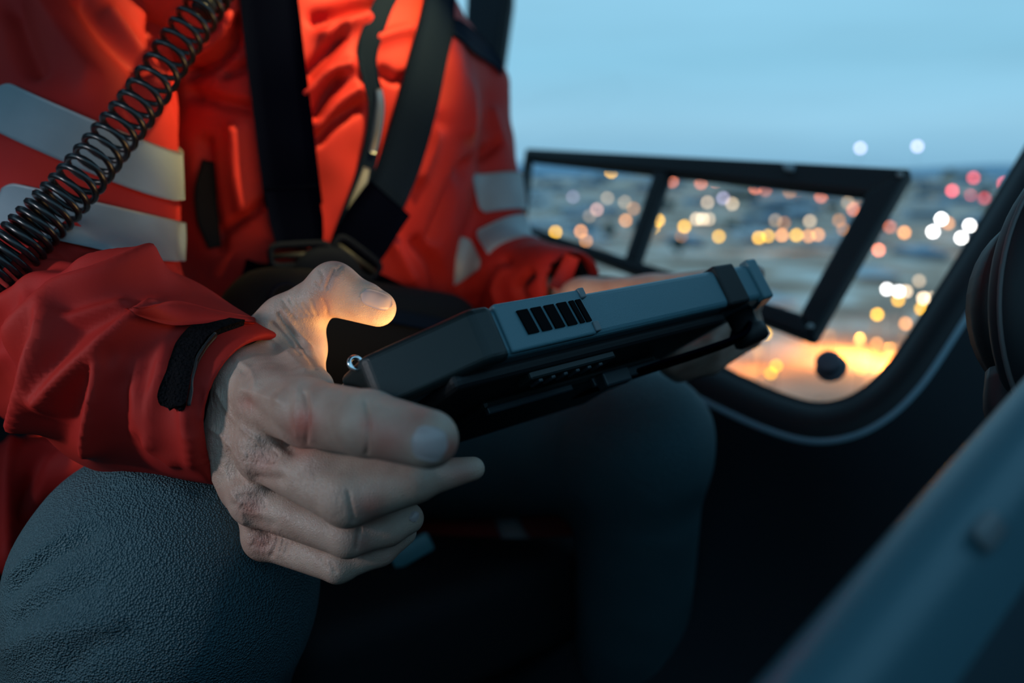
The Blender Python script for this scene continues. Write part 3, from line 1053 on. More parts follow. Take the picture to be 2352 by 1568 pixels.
# knuckle bumps
for ctr_, r_ in ((c(600, 1030, .432), .0125), (c(578, 1142, .444), .0115), (c(602, 1232, .459), .0105), (c(640, 925, .425), .013), (c(768, 650, .481), .0126)):
    h.add(ctr_, ctr_, r_, r_, .008)
HV, HQ = h.mesh()
HV = relax(HV, HQ, 2)
hand_folds = [
    # finger joint creases
    ([(700, 905), (706, 950), (704, 1018)], 5, -.0010), ([(716, 905), (722, 950), (716, 1010)], 10, .0006),
    ([(840, 925), (846, 975), (842, 1040)], 4.5, -.0008), ([(684, 900), (680, 950), (684, 1000)], 10, .0008),
    # sunken lines between the bones, tendons and veins of the back of the hand
    ([(566, 925), (585, 945), (600, 960), (640, 1000), (670, 1030)], 16, -.0018), ([(560, 895), (590, 905), (640, 920)], 13, .0014),
    ([(500, 900), (530, 950), (560, 985), (590, 1010)], 9, .0012), ([(488, 985), (520, 1010), (545, 1060), (570, 1100)], 8, .0011),
    ([(545, 830), (575, 850), (590, 890)], 9, .0010), ([(560, 850), (600, 830), (660, 845)], 10, -.0009),
    ([(535, 1040), (552, 1085), (580, 1100), (640, 1100)], 15, -.0015), ([(540, 1160), (565, 1190), (620, 1205)], 13, -.0012),
    ([(520, 1085), (535, 1130), (560, 1200)], 9, .0009),
    # middle, ring, little finger joints
    ([(800, 1130), (806, 1165), (812, 1196)], 5, -.0008),
    ([(826, 1212), (822, 1240), (820, 1258)], 5, -.0008),
    ([(636, 1240), (628, 1262), (624, 1275)], 5, -.0009), ([(650, 1240), (642, 1265)], 4, -.0006), ([(662, 1245), (655, 1270)], 4, -.0006),
    ([(760, 1295), (770, 1312)], 5, -.0007), ([(740, 1285), (750, 1305)], 5, -.0005),
    # thumb: folds of the web and the knuckle wrinkles
    ([(640, 720), (660, 755), (690, 790), (725, 842)], 6, -.0020), ([(652, 712), (682, 760), (715, 800), (735, 835)], 6, .0012), ([(625, 745), (655, 775), (690, 810)], 6, -.0013),
    ([(612, 765), (650, 800), (700, 850)], 9, .0012),
    ([(650, 690), (664, 712), (678, 730)], 3.5, -.0008), ([(664, 685), (676, 708), (690, 722)], 3.5, -.0007), ([(680, 690), (690, 710), (702, 724)], 3.5, -.0007),
    ([(697, 700), (704, 712), (714, 724)], 3.5, -.0006), ([(715, 690), (720, 705), (728, 722)], 3.5, -.0006),
    ([(736, 622), (742, 636), (740, 650)], 4, -.0007), ([(768, 618), (758, 640), (750, 660)], 4, -.0009), ([(722, 650), (736, 660)], 3.5, -.0006), ([(742, 690), (750, 705), (752, 720)], 4, -.0007),
    ([(783, 612), (770, 628)], 4, -.0006),
]
for cx_, cy_, nx_, rad_ in ((600, 1045, 9, 34), (580, 1155, 7, 26), (602, 1238, 6, 20)):
    for k in range(nx_):
        u = (k - (nx_ - 1) / 2) / (nx_ - 1) * 2
        x0 = cx_ + u * rad_
        hand_folds.append(([(x0 - 10, cy_ - 22 + abs(u) * 6), (x0 + 4, cy_), (x0 - 4, cy_ + 22 - abs(u) * 6)], 2.6, -.0007))
HV = folds(HV, HQ, [(q_[0], q_[1], q_[2] * 1.35) for q_ in hand_folds], .005)
# redness of knuckles and finger ends as a skin colour attribute
pp = pix(HV)
def blob(cx_, cy_, r_, a_):
    return a_ * np.exp(-((pp[:, 0] - cx_) ** 2 + (pp[:, 1] - cy_) ** 2) / r_ ** 2)
flush_h = np.clip(sum(blob(*q) for q in ((690, 985, 38, .8), (600, 1060, 34, .5), (575, 1165, 28, .6), (600, 1245, 30, .6), (846, 1170, 36, .7), (832, 1248, 26, .6), (890, 1010, 50, .7), (960, 960, 40, .4), (704, 960, 25, .6), (846, 975, 18, .5),
        (1035, 1030, 28, .9), (570, 925, 20, .5), (758, 640, 28, .45), (745, 700, 26, .45), (1060, 1095, 35, .5), (700, 1035, 30, .4), (900, 1290, 50, .3))), 0, 1)
wrk_h = np.clip(sum(blob(*q) for q in ((600, 1045, 45, 1.2), (580, 1155, 35, 1.2), (605, 1240, 40, 1.0), (700, 1110, 50, .7), (770, 1150, 40, .7), (660, 720, 55, .8), (510, 930, 70, 1.3), (525, 1050, 70, 1.2),
        (660, 1260, 40, .8), (760, 645, 30, .5))), 0, 1.4)

# ---- left hand, lower resolution, around the far end of the tablet
l = Field(np.array([0.04, -0.09, 0.56]), np.array([0.27, 0.13, 0.92]), 0.0018)
lw = c(1290, 707, .82); lw2 = c(1340, 696, .775)
l.add(c(1230, 712, .90), lw, .029, .025, .004)
l.add(lw, lw2, .025, .023, .012)
l.add(lw2, c(1500, 680, .745), .022, .018, .012)
l.add(lw2, c(1640, 662, .715), .017, .014, .012)
l.add(c(1500, 684, .745), c(1660, 667, .71), .018, .016, .012)
l.add(c(1490, 712, .735), c(1640, 727, .715), .022, .017, .012)
for k, (yy, dz) in enumerate(((632, .685), (672, .69), (712, .695), (748, .70))):
    a_ = c(1650, yy + 16, dz + .01); b_ = c(1722, yy + 26, dz - .005); d_ = c(1630, 792 + 14 * k, dz - .02); e_ = c(1535 + 8 * k, 838 + 6 * k, dz - .025)
    l.add(a_, b_, .0120, .0100, .005)
    l.add(b_, d_, .0100, .0095, .004)
    l.add(d_, e_, .0095, .0085, .004)
l.add(c(1640, 662, .71), c(1730, 630, .67), .012, .0095, .005)
LV, LQ = l.mesh()
LV = relax(LV, LQ, 2)

# ---- body under the clothes, neck and head
ns = PC + UPV * 0.28
nb = Field(PC - 0.62, PC + [0.62, 0.78, 0.55], 0.008)
nb.add(pel - S_ * .03, pel + S_ * .08, .11, .11, .05)
nb.add(pel + S_ * .02, PC + S_ * .03, .10, .10, .05)
nb.add(PC, PC + S_ * .09, .095, .095, .05)
nb.add(PC + UPV * .12 - S_ * .15, PC + UPV * .12 + S_ * .15, .06, .06, .05)
nb.add(PC + UPV * .12, ns + UPV * .06, .06, .055, .05)
hc = ns + UPV * .19 + FW * .05
hu = unit(UPV * 0.9 + FW * 0.42); hf_ = unit(FW - hu * (FW @ hu)); hs = np.cross(hu, hf_)
nb.ell(hc, [hs, hu, hf_], [.078, .115, .098], .03)
nb.ell(hc - hu * .045 + hf_ * .035, [hs, hu, hf_], [.058, .075, .065], .03)
nb.add(hc + hf_ * .095 + hu * .012, hc + hf_ * .115 - hu * .03, .009, .014, .012)
for q in (-1, 1):
    nb.add(hc + hs * q * .08 + hu * .01, hc + hs * q * .083 - hu * .03, .014, .010, .006)
    nb.cut(hc + hf_ * .105 + hs * q * .032 + hu * .012, hc + hf_ * .105 + hs * q * .034 + hu * .012, .012, .012, .01)
nb.add(hc + hf_ * .09 - hu * .066 - hs * .02, hc + hf_ * .09 - hu * .066 + hs * .02, .009, .009, .006)
RSH, REL, RWR = c(160, -120, .77), c(195, 765, .590), c(525, 918, .500)
LSH, LEL, LWR = c(1052, 220, 1.06), c(1100, 615, .985), c(1300, 672, .83)
nb.add(PC + UPV * .12 - S_ * .15, RSH, .055, .055, .04); nb.add(RSH, REL, .05, .042, .02); nb.add(REL, c(400, 870, .535), .042, .032, .02)
nb.add(PC + UPV * .12 + S_ * .15, LSH, .055, .055, .04); nb.add(LSH, LEL, .05, .042, .02); nb.add(LEL, c(1240, 690, .885), .042, .03, .02)
RKN, LKN = c(395, 1345, .52), c(1465, 1010, .80)
RHIP, LHIP = pel - S_ * .1 - UPV * .03, pel + S_ * .1 - UPV * .03
BV, BQ = nb.mesh()
BV = relax(BV, BQ, 3)
allV = np.concatenate([HV, LV, BV])
allQ = np.concatenate([HQ, LQ + len(HV), BQ + len(HV) + len(LV)])
body = mk('body', allV, allQ, M_SKIN, person)
for nm, arr in (('flush', flush_h), ('wrinkle', wrk_h)):
    at_ = body.data.attributes.new(nm, 'FLOAT', 'POINT')
    at_.data.foreach_set('value', np.concatenate([arr, np.full(len(LV) + len(BV), 0.15)]).astype(np.float32))

# fingernails
def bvh_of(V, Q):
    return BVHTree.FromPolygons([tuple(q) for q in V], [tuple(q) for q in Q.tolist()])
HB = bvh_of(HV, HQ)
def nail(ctr_px, ax_px, lw_, ww_, rise=.0009):
    """nail plate laid on the skin: centre pixel, direction pixel vector, half length and half width in px"""
    a = unit(np.array(ax_px, float)); n_ = np.array([-a[1], a[0]])
    rows = []
    for u in np.linspace(-1, 1, 11):
        row = []
        hw = ww_ * (1 - abs(u) ** 3.2 * .97) ** .5
        for v in np.linspace(-1, 1, 9):
            q = np.array(ctr_px) + a * u * lw_ + n_ * v * hw
            r_ = c(q[0], q[1], 1.0)
            hit = HB.ray_cast(Vector((0, 0, 0)), Vector(r_))
            if hit[0] is None:
                row.append(None); continue
            P = np.array(hit[0]); N = np.array(hit[1])
            if N @ P > 0:
                N = -N
            edge = max(abs(v), abs(u))
            row.append(P + N * (rise * (1.0 - 0.75 * edge ** 4)))
        rows.append(row)
    good = [[p for p in r] for r in rows]
    for r in good:
        last = None
        for k in range(9):
            if r[k] is None:
                r[k] = last
            else:
                last = r[k]
        last = None
        for k in range(8, -1, -1):
            if r[k] is None:
                r[k] = last
            else:
                last = r[k]
    good = [r for r in good if r[0] is not None]
    return sheet(np.array(good), .0006)
mk('fingernail', *nail((986, 1018), (1, .22), 40, 38), M_NAIL, body)
mk('fingernail', *nail((864, 689), (1, .36), 37, 19), M_NAIL, body)
mk('fingernail', *nail((951, 1186), (.5, -1), 12, 9), M_NAIL, body)

# ---- jacket
j = Field(np.array([-0.56, -0.30, 0.42]), np.array([0.125, 0.52, 1.22]), 0.0035)
j.add(PC - S_ * .02 + UPV * .02, pel - S_ * .04 + UPV * .02, .125, .135, .05)
j.add(PC + S_ * .11 + UPV * .02, pel + S_ * .09 + UPV * .02, .130, .145, .06)
j.add(PC + FW * .03 + S_ * .04, pel + FW * .03 + UPV * .05 + S_ * .03, .130, .150, .06)
j.add(PC + UPV * .13 - S_ * .16, PC + UPV * .13 + S_ * .12, .085, .078, .06)
j.add(PC + UPV * .13, PC + UPV * .26 + FW * .02, .09, .085, .05)
j.add(PC + UPV * .125 + S_ * .11, LSH, .074, .068, .05)
j.add(PC + UPV * .13 - S_ * .12, RSH, .09, .09, .05)
# sleeves
j2 = j.twin()
sl = Field(np.array([-0.53, -0.16, 0.42]), np.array([-0.13, 0.48, 0.90]), 0.0023)
sl.add(RSH, REL, .092, .069, .02)
sl.add(REL, c(330, 850, .508), .069, .063, .03)
sl.add(c(330, 850, .508), c(548, 926, .480), .064, .0495, .01)
j2.add(LSH, LEL, .068, .062, .02)
j2.add(LEL, c(1200, 650, .915), .062, .050, .02)
j2.add(c(1200, 650, .915), c(1290, 655, .845), .050, .042, .01)
j.f = merge(j.f, j2.f, np.float32(.016))
# open cuffs
RAX = unit(c(548, 926, .480) - c(330, 850, .508))
sl.cut(c(548, 926, .480) - RAX * .035, c(548, 926, .480) + RAX * .2, .0405, .0405, .002)
sl.cut(c(548, 926, .480) + RAX * .075, c(548, 926, .480) + RAX * .30, .075, .16, .004)
LAX = unit(c(1290, 655, .845) - c(1200, 650, .915))
j.cut(c(1290, 655, .845) - LAX * .03, c(1290, 655, .845) + LAX * .2, .033, .033, .002)
# skirt of the jacket over the hip
for k_ in range(6):
    t_ = k_ / 5
    a0 = pel - S_ * (.10 + .01 * k_) + FW * (-.10 + .05 * k_) + UPV * .02
    b0 = c(150 - 25 * k_, 1040 + 10 * k_, .86 - .026 * k_); b1 = c(120 - 20 * k_, 1290 - 4 * k_, .80 - .024 * k_)
    j.add(a0, b0, .05, .022, .03)
    j.add(b0, b1, .020, .014, .02)
JV, JQ = j.mesh()
JV = relax(JV, JQ, 4)
SV, SQ = sl.mesh()
SV = relax(SV, SQ, 4)
SV = SV + normals(SV, SQ) * (0.0028 * vnoise(SV, 16, 3) + 0.0015 * vnoise(SV, 34, 4))[:, None]
nrm_ = normals(JV, JQ)
q = JV * [1, 1, 1]
JV = JV + nrm_ * (0.0032 * vnoise(q, 16, 3) + 0.0018 * vnoise(q, 34, 4))[:, None]
jf = [
    # near sleeve
    ([(6, 717), (42, 675), (84, 636), (129, 587), (168, 561)], 26, 0.011, (.4, .75), 'R'),
    ([(6, 738), (48, 713), (90, 684), (120, 667), (181, 658), (259, 642), (343, 633)], 24, 0.012, (.4, .75), 'R'),
    ([(94, 688), (87, 720), (58, 765), (29, 814)], 24, 0.011, (.4, .75), 'R'),
    ([(23, 823), (65, 804), (107, 765), (152, 723), (181, 700), (243, 678), (343, 633)], 28, 0.014, (.4, .75), 'R'),
    ([(152, 723), (146, 775), (126, 840), (110, 898), (94, 953)], 28, 0.014, (.4, .75), 'R'),
    ([(136, 909), (181, 865), (226, 830), (259, 806), (310, 775), (359, 746)], 28, 0.014, (.4, .75), 'R'),
    ([(259, 806), (255, 843), (246, 904), (233, 969), (230, 1005)], 26, 0.012, (.4, .75), 'R'),
    ([(310, 775), (291, 833), (275, 865)], 18, 0.007, (.4, .75), 'R'),
    ([(181, 749), (226, 736), (288, 720)], 18, 0.008, (.4, .75), 'R'),
    ([(84, 636), (162, 626), (252, 613), (349, 613)], 20, 0.008, (.4, .75), 'R'),
    ([(385, 770), (372, 850), (355, 930), (360, 1010)], 14, 0.0035, (.4, .75), 'R'),
    ([(330, 800), (318, 880), (320, 980)], 14, 0.0035, (.4, .75), 'R'),
    ([(430, 850), (425, 950), (440, 1060)], 12, .003, (.4, .6)), ([(330, 900), (345, 1000), (400, 1060)], 12, .003, (.4, .6)), ([(460, 900), (450, 990)], 10, -.002, (.4, .6)),
    # upper near sleeve
    ([(90, 0), (140, 90), (200, 180)], 26, .010, (.5, 1.0)), ([(30, 20), (60, 100), (80, 150)], 26, -.008, (.5, 1.0)), ([(190, 0), (240, 70), (330, 160)], 22, -.008, (.5, 1.0)),
    ([(250, 30), (310, 110), (370, 190)], 18, .007, (.5, 1.0)), ([(370, 0), (360, 80), (390, 150)], 16, -.010, (.5, 1.0)),
    ([(408, 150), (412, 220), (425, 300), (428, 420), (420, 600)], 14, -.014, (.5, 1.0)),
    ([(180, 560), (260, 590), (330, 640)], 14, .004, (.5, .8)), ([(130, 590), (200, 620)], 14, -.004, (.5, .8)),
    # chest
    ([(708, 168), (745, 125), (781, 82)], 13, -.010), ([(725, 262), (750, 215), (778, 178)], 12, -.009), ([(733, 316), (771, 276), (822, 243)], 12, -.009), ([(728, 42), (790, 26), (858, 8)], 14, -.010),
    ([(700, 215), (745, 170), (800, 150)], 14, .006), ([(730, 290), (770, 240), (820, 205)], 13, .006), ([(745, 85), (790, 60), (840, 45)], 14, .006),
    ([(438, 168), (500, 135), (535, 95), (546, 45)], 13, -.010), ([(515, 168), (570, 146)], 11, -.006), ([(450, 130), (500, 90), (530, 40)], 16, .007), ([(440, 215), (510, 235), (575, 250)], 13, -.005),
    ([(500, 540), (560, 500), (612, 464)], 9, -.008), ([(470, 330), (480, 450), (500, 560)], 16, -.006), ([(540, 300), (545, 400), (560, 480)], 18, .005),
    ([(880, 165), (905, 180), (930, 178)], 10, -.007), ([(870, 90), (900, 80), (940, 70)], 14, .004), ([(1000, 250), (985, 330), (960, 400)], 18, .006), ([(1010, 120), (1020, 200), (1010, 280)], 18, -.006),
    ([(1060, 90), (1080, 190), (1075, 300)], 16, .005), ([(1080, 380), (1040, 440), (1000, 540)], 14, -.008), ([(1140, 330), (1100, 360), (1060, 395)], 12, -.006), ([(1130, 260), (1150, 330)], 14, .004),
    ([(960, 560), (1000, 610), (1010, 680)], 14, -.006), ([(900, 560), (940, 640)], 14, .005),
    # far sleeve
    ([(1200, 690), (1190, 660), (1215, 630)], 10, -.006), ([(1150, 700), (1140, 660), (1160, 620)], 12, .004), ([(1090, 690), (1110, 640), (1160, 600)], 12, -.005),
    # jacket skirt
    ([(30, 1010), (18, 1120), (16, 1300)], 16, .005), ([(120, 1010), (80, 1060), (60, 1180)], 16, -.005),
]
jx = [(q_[0], q_[1], q_[2] * (1.65 if len(q_) > 4 else 1.6 if len(q_) > 3 else 2.3)) + tuple(q_[3:]) for q_ in jf]
JV = folds(JV, JQ, [q_ for q_ in jx if len(q_) == 3], .018)
SV = folds(SV, SQ, [q_ for q_ in jx if len(q_) > 3], .018)
SV = relax(SV, SQ, 2, .5, 0)
SB = bvh_of(SV, SQ)
jacket = mk('jacket', JV, JQ, M_RED, person)
sleeve = mk('jacket_sleeve', SV, SQ, M_RED, person)
JB = bvh_of(JV, JQ)

def ring_band(name, ctr_, nrm2, hh, angs, m, rmax, B=None, off=.0036, segs=140, tilt=None):
    nrm2 = unit(nrm2)
    a = unit(np.cross(nrm2, [0, 0, 1.0])); b2 = np.cross(nrm2, a)
    rows = []
    for v in np.linspace(-1, 1, 15):
        row = []
        for th in np.linspace(angs[0], angs[1], segs):
            rv = math.cos(th) * a + math.sin(th) * b2
            o = ctr_ + nrm2 * v * hh
            e = min(1.0, min(th - angs[0], angs[1] - th) / 0.10)
            o = ctr_ + nrm2 * v * hh * (1 - 0.35 * (1 - e) ** 2)
            hit = (B or JB).ray_cast(Vector(o), Vector(rv))
            d = hit[3] if hit[0] is not None else rmax
            d = min(d, rmax)
            row.append(d)
        rows.append(row)
    D = np.array(rows)
    for it in range(3):
        Ds = D.copy()
        Ds[:, 1:-1] = (D[:, :-2] + 2 * D[:, 1:-1] + D[:, 2:]) / 4
        Ds[1:-1] = (Ds[:-2] + 2 * Ds[1:-1] + Ds[2:]) / 4
        D = np.maximum(D, Ds)
    G_ = np.zeros((15, segs, 3)); N_ = np.zeros((15, segs, 3))
    for i, v in enumerate(np.linspace(-1, 1, 15)):
        for k, th in enumerate(np.linspace(angs[0], angs[1], segs)):
            rv = math.cos(th) * a + math.sin(th) * b2
            e = min(1.0, min(th - angs[0], angs[1] - th) / 0.10)
            G_[i, k] = ctr_ + nrm2 * v * hh * (1 - 0.35 * (1 - e) ** 2) + rv * (D[i, k] + off)
            N_[i, k] = rv
    return mk(name, *sheet(G_, .0016, N_), m, sleeve if B is SB else jacket)
# near sleeve tapes: two rows, each cut by a gap
def arm_at(py_):
    t_ = (py_ + 120) / (775 + 120)
    return c(160 + 35 * t_, py_, .77 + (.590 - .77) * t_)
for ctr_, n_, hh in ((arm_at(292), (.40, .90, -.10), .0172), (arm_at(500), (.22, .97, -.05), .0150)):
    ring_band('reflective_tape', ctr_, n_, hh, (-math.pi * .60, math.pi * .525), M_SILVER, .150, SB)
    ring_band('reflective_tape', ctr_, n_, hh, (math.pi * .562, math.pi * 1.35), M_SILVER, .150, SB)
for ctr_, n_, hh in ((c(1098, 462, 1.0), (-.22, .97, -.05), .0235), (c(1118, 588, .98), (-.50, .86, .05), .0215)):
    ring_band('reflective_tape', ctr_, n_, hh, (-math.pi * .60, math.pi * .50), M_SILVER, .082)
    ring_band('reflective_tape', ctr_, n_, hh, (math.pi * .54, math.pi * 1.35), M_SILVER, .082)

def onj(px_, py_, lift=.002, B=None):
    r_ = c(px_, py_, 1.0)
    hit = (B or JB).ray_cast(Vector((0, 0, 0)), Vector(r_))
    if hit[0] is None:
        return None, None
    P = np.array(hit[0]); N = np.array(hit[1])
    if N @ P > 0:
        N = -N
    return P + N * lift, N

def ribbon(name, cl, w, m, parent, lift=.004, th=.002, n=40, across=5, smooth_it=6, crown=0.0, dclamp=None):
    """cloth strip lying on the jacket along a line; w half width in metres (list along it)"""
    P = spline(cl, n)
    ww = np.interp(np.linspace(0, 1, n), np.linspace(0, 1, len(w)), w)
    pts = []
    lastd = None
    for q in P:
        p_, N_ = onj(q[0], q[1], 0)
        if p_ is None or (dclamp and not (dclamp[0] < p_[2] < dclamp[1])):
            pts.append(None)
        else:
            pts.append(p_[2])
    idx_ = [i for i in range(n) if pts[i] is not None]
    Z = np.interp(np.arange(n), idx_, [pts[i] for i in idx_])
    for it in range(smooth_it):
        Z[1:-1] = np.minimum((Z[:-2] + 2 * Z[1:-1] + Z[2:]) / 4, Z[1:-1] + .002)
    C_ = np.array([c(P[i][0], P[i][1], Z[i]) for i in range(n)])
    Tt = np.gradient(C_, axis=0); Tt /= np.linalg.norm(Tt, axis=1, keepdims=True)
    rows = []; nr = []
    Ns = []
    for i in range(n):
        p_, N_ = onj(P[i][0], P[i][1], 0)
        Ns.append(N_ if N_ is not None else np.array([0, 0, -1.0]))
    Ns = np.array(Ns)
    for it in range(14):
        Ns[1:-1] = (Ns[:-2] + Ns[1:-1] + Ns[2:]) / 3
    for i in range(n):
        N_ = unit(Ns[i] - Tt[i] * (Ns[i] @ Tt[i]))
        A_ = np.cross(Tt[i], N_)
        rows.append([C_[i] + A_ * ww[i] * v + N_ * (lift + crown * (1 - v * v)) for v in np.linspace(-1, 1, across)])
        nr.append([N_] * across)
    return mk(name, *sheet(np.array(rows), th, np.array(nr)), m, parent)

# zip with its dark flap
ribbon('zip_flap', [(905, -40), (868, 40), (842, 120), (848, 180), (862, 240), (852, 330), (828, 420), (790, 520), (765, 600)], [.009, .010, .008, .008, .008, .007], M_NAVY, jacket, lift=.003, th=.003, n=50)
ribbon('zip_teeth', [(865, 205), (868, 240), (860, 300), (850, 350)], [.003, .0042, .003], M_STEEL, jacket, lift=.006, th=.002, n=24)
ribbon('zip_edge', [(838, 385), (825, 430), (805, 490), (795, 525)], [.003, .0055, .004], mat('grey_zip_tape', (.22, .22, .2), .6), jacket, lift=.0055, th=.002, n=24)
ribbon('chest_pocket_zip', [(478, 370), (470, 440), (476, 510), (492, 570)], [.006, .010, .010, .006], M_LINER, jacket, lift=.003, th=.003, n=24)
ribbon('shoulder_patch', [(1020, 62), (1060, 82), (1110, 118), (1150, 160)], [.010, .018, .016, .012], M_NAVY, jacket, lift=.003, th=.003, n=24)

# cuff tab and fastener strip on the near sleeve
def patch(name, rowsL, rowsR, m, parent, lift=.0025, th=.0022, n=30, across=9):
    A_ = spline(rowsL, n); B_ = spline(rowsR, n)
    G_ = []
    for i in range(n):
        row = []
        for v in np.linspace(0, 1, across):
            q = A_[i] + (B_[i] - A_[i]) * v
            p_, N_ = onj(q[0], q[1], lift, SB)
            row.append(p_ if p_ is not None else row[-1] if row else G_[-1][0])
        G_.append(row)
    return mk(name, *sheet(np.array(G_), th), m, parent)
patch('fastener_strip', [(520, 742), (448, 752), (405, 790), (382, 850), (362, 905), (372, 930)], [(560, 748), (490, 775), (462, 808), (438, 860), (425, 930), (405, 938)], M_FUZZ, sleeve, lift=.0022, th=.004)
patch('fastener_piping', [(494, 775), (466, 808), (442, 860), (428, 932)], [(500, 777), (472, 811), (448, 862), (434, 932)], M_RUBBER, sleeve, lift=.003, th=.003, across=3)
tl = spline([(290, 708), (330, 727), (390, 745), (450, 744), (520, 738), (585, 742)], 20); tr_ = spline([(292, 712), (345, 702), (400, 694), (440, 700), (500, 716), (585, 732)], 20)
tg = []
for i in range(20):
    row = []
    p0_, n0_ = onj(tl[i][0], tl[i][1], .003, SB)
    zb = p0_[2] if p0_ is not None and p0_[2] < .6 else tg[-1][0][2]
    for v in np.linspace(0, 1, 6):
        q_ = tl[i] + (tr_[i] - tl[i]) * v
        p1_, n1_ = onj(q_[0], q_[1], .004, SB)
        zt = p1_[2] if p1_ is not None and p1_[2] < .6 else zb + .02
        row.append(c(q_[0], q_[1], zb + (min(zt, zb + .03) - zb) * v - .003 - .004 * v * math.sin(i / 19 * math.pi)))
    tg.append(row)
mk('cuff_tab', *sheet(np.array(tg), .002), M_RED, sleeve)
# far cuff tab
ft = [[c(1262, 655, .775), c(1302, 672, .775)], [c(1282, 618, .785), c(1318, 630, .785)], [c(1298, 583, .795), c(1330, 596, .795)]]
mk('cuff_tab', *sheet(np.array(ft), .003), M_RED, jacket)

# black knit cuffs inside the sleeves
for p0, ax_, r0_, L_ in ((c(548, 926, .480), RAX, .0395, .034), (c(1290, 655, .845), LAX, .032, .02)):
    path = [p0 + ax_ * t_ for t_ in np.linspace(-.033, .006, 8)]
    V_, F_ = tube(path, np.linspace(r0_, r0_ * 1.10, 8), 48)
    V2, F2 = tube(path, np.linspace(r0_, r0_ * 1.02, 8) - .0075, 48)
    F_ = F_[:-2]; F2 = [f_[::-1] for f_ in F2[:-2]]
    V_, F_ = join([(V_, F_), (V2, F2)])
    n_ = 48; e0 = 7 * n_; o_ = 8 * n_
    F_ += [[e0 + k, e0 + (k + 1) % n_, o_ + e0 + (k + 1) % n_, o_ + e0 + k] for k in range(n_)]
    mk('inner_cuff', V_, F_, M_LINER, sleeve if p0[0] < -.1 else jacket)
ww_ = tube([c(1318, 700, .80), c(1330, 660, .795), c(1345, 640, .79), c(1420, 645, .775)], .004, 8)
mk('wrist_band', *ww_, M_LINER, body)

# ---- trousers
tf = Field(np.array([-0.50, -0.75, 0.34]), np.array([0.30, 0.08, 1.20]), 0.0052)
tf.add(RHIP, RKN, .105, .088, .02)
tf.add(RKN, c(365, 1440, .535), .088, .084, .03)
tf.add(c(365, 1440, .535), c(390, 2250, .66), .084, .062, .03)
tf.add(LHIP, LKN, .100, .070, .02)
tf.add(LKN, c(1440, 1900, 1.0), .068, .055, .03)
tf.add(RHIP, LHIP, .11, .11, .05)
TV, TQ = tf.mesh()
TV = relax(TV, TQ, 3)
N_ = normals(TV, TQ)
TV = TV + N_ * (0.003 * vnoise(TV, 12, 8) + 0.0012 * vnoise(TV, 30, 9))[:, None]
TV = folds(TV, TQ, [
    ([(20, 1360), (60, 1320), (130, 1270), (210, 1225)], 14, -.006), ([(25, 1330), (70, 1285), (150, 1235)], 14, .004), ([(10, 1500), (60, 1470), (160, 1440), (260, 1430)], 22, .005),
    ([(40, 1430), (120, 1380), (220, 1340)], 18, -.003), ([(250, 1060), (300, 1100), (420, 1130)], 20, .003), ([(150, 1540), (220, 1480), (300, 1460)], 16, -.004),
    ([(730, 1568), (745, 1500), (735, 1440)], 8, -.004)])
trous = mk('trousers', TV, TQ, M_TROUS, person)

# ------------------------------------------------------------------ rugged tablet
TL_ = unit([.738, .16, .654]); TS = np.array([.60, .42, -.67]); TS = unit(TS - TL_ * (TS @ TL_)); TN = unit(np.cross(TL_, TS))
if TN[1] < 0:
    TN = -TN
TSC = .93                        # size of this unit
M_BACK = mat('back_plastic_shaded', (0.022, 0.034, 0.042), 0.4, 0.45)  # darkened copy of the case plastic for the shaded underside
TO = c(1085, 716, .402)          # near end of the raised rim, screen side, where the corner chamfer ends
TT = .029                        # thickness
CH = .046
TLEN = .278                      # straight rim length between chamfers (far one is short)
tablet = empty('rugged_tablet', toW(TO + TL_ * .11 - TS * .09 - TN * .055), 'thick dark rugged tablet with vent slots along its rim, held in both hands', 'tablet')
def tp(l_, s_, n_=0.0):
    return TO + (TL_ * l_ + TS * s_ + TN * n_) * TSC
OUTL = [(-CH, -CH), (0, 0), (TLEN, 0), (TLEN + .018, -.020), (TLEN + .018, -.165), (TLEN, -.19), (0, -.19), (-CH, -.145)]
def prism(outl, n0, n1, m, name, parent, bev=.003, seg=3):
    n = len(outl)
    V = [tp(a, b, n1) for a, b in outl] + [tp(a, b, n0) for a, b in outl]
    F = [list(range(n)), list(range(n, 2 * n))[::-1]] + [[(i + 1) % n, i, n + i, n + (i + 1) % n] for i in range(n)]
    o = fix_normals(mk(name, np.array(V), F, m, parent, smooth=False))
    return bevel(o, bev, seg, 20)
def tbox(name, l0, l1, s0, s1, n0, n1, m, parent, bev=.0015):
    return prism([(l0, s0), (l1, s0), (l1, s1), (l0, s1)], n0, n1, m, name, parent, bev, 2)
body_t = prism(OUTL, -TT, 0, M_CASE, 'case', tablet, .0035)
# screen in a recessed bezel on the side towards the person
def inset(q, d):
    c0 = np.mean(OUTL, 0)
    return [tuple(np.array(p) + unit(c0 - np.array(p)) * d) for p in q]
prism(inset(OUTL, .012), -.001, .0012, M_RUBBER, 'bezel', tablet, .0008)
scr = mk('screen', np.array([tp(-.024, -.045, .0016), tp(.0, -.022, .0016), tp(.252, -.022, .0016), tp(.252, -.17, .0016), tp(.0, -.17, .0016), tp(-.024, -.145, .0016)]), [[0, 1, 2, 3, 4, 5]], emat('warm_lit_screen', (1.0, 0.58, 0.22), 5.2), tablet, smooth=False)
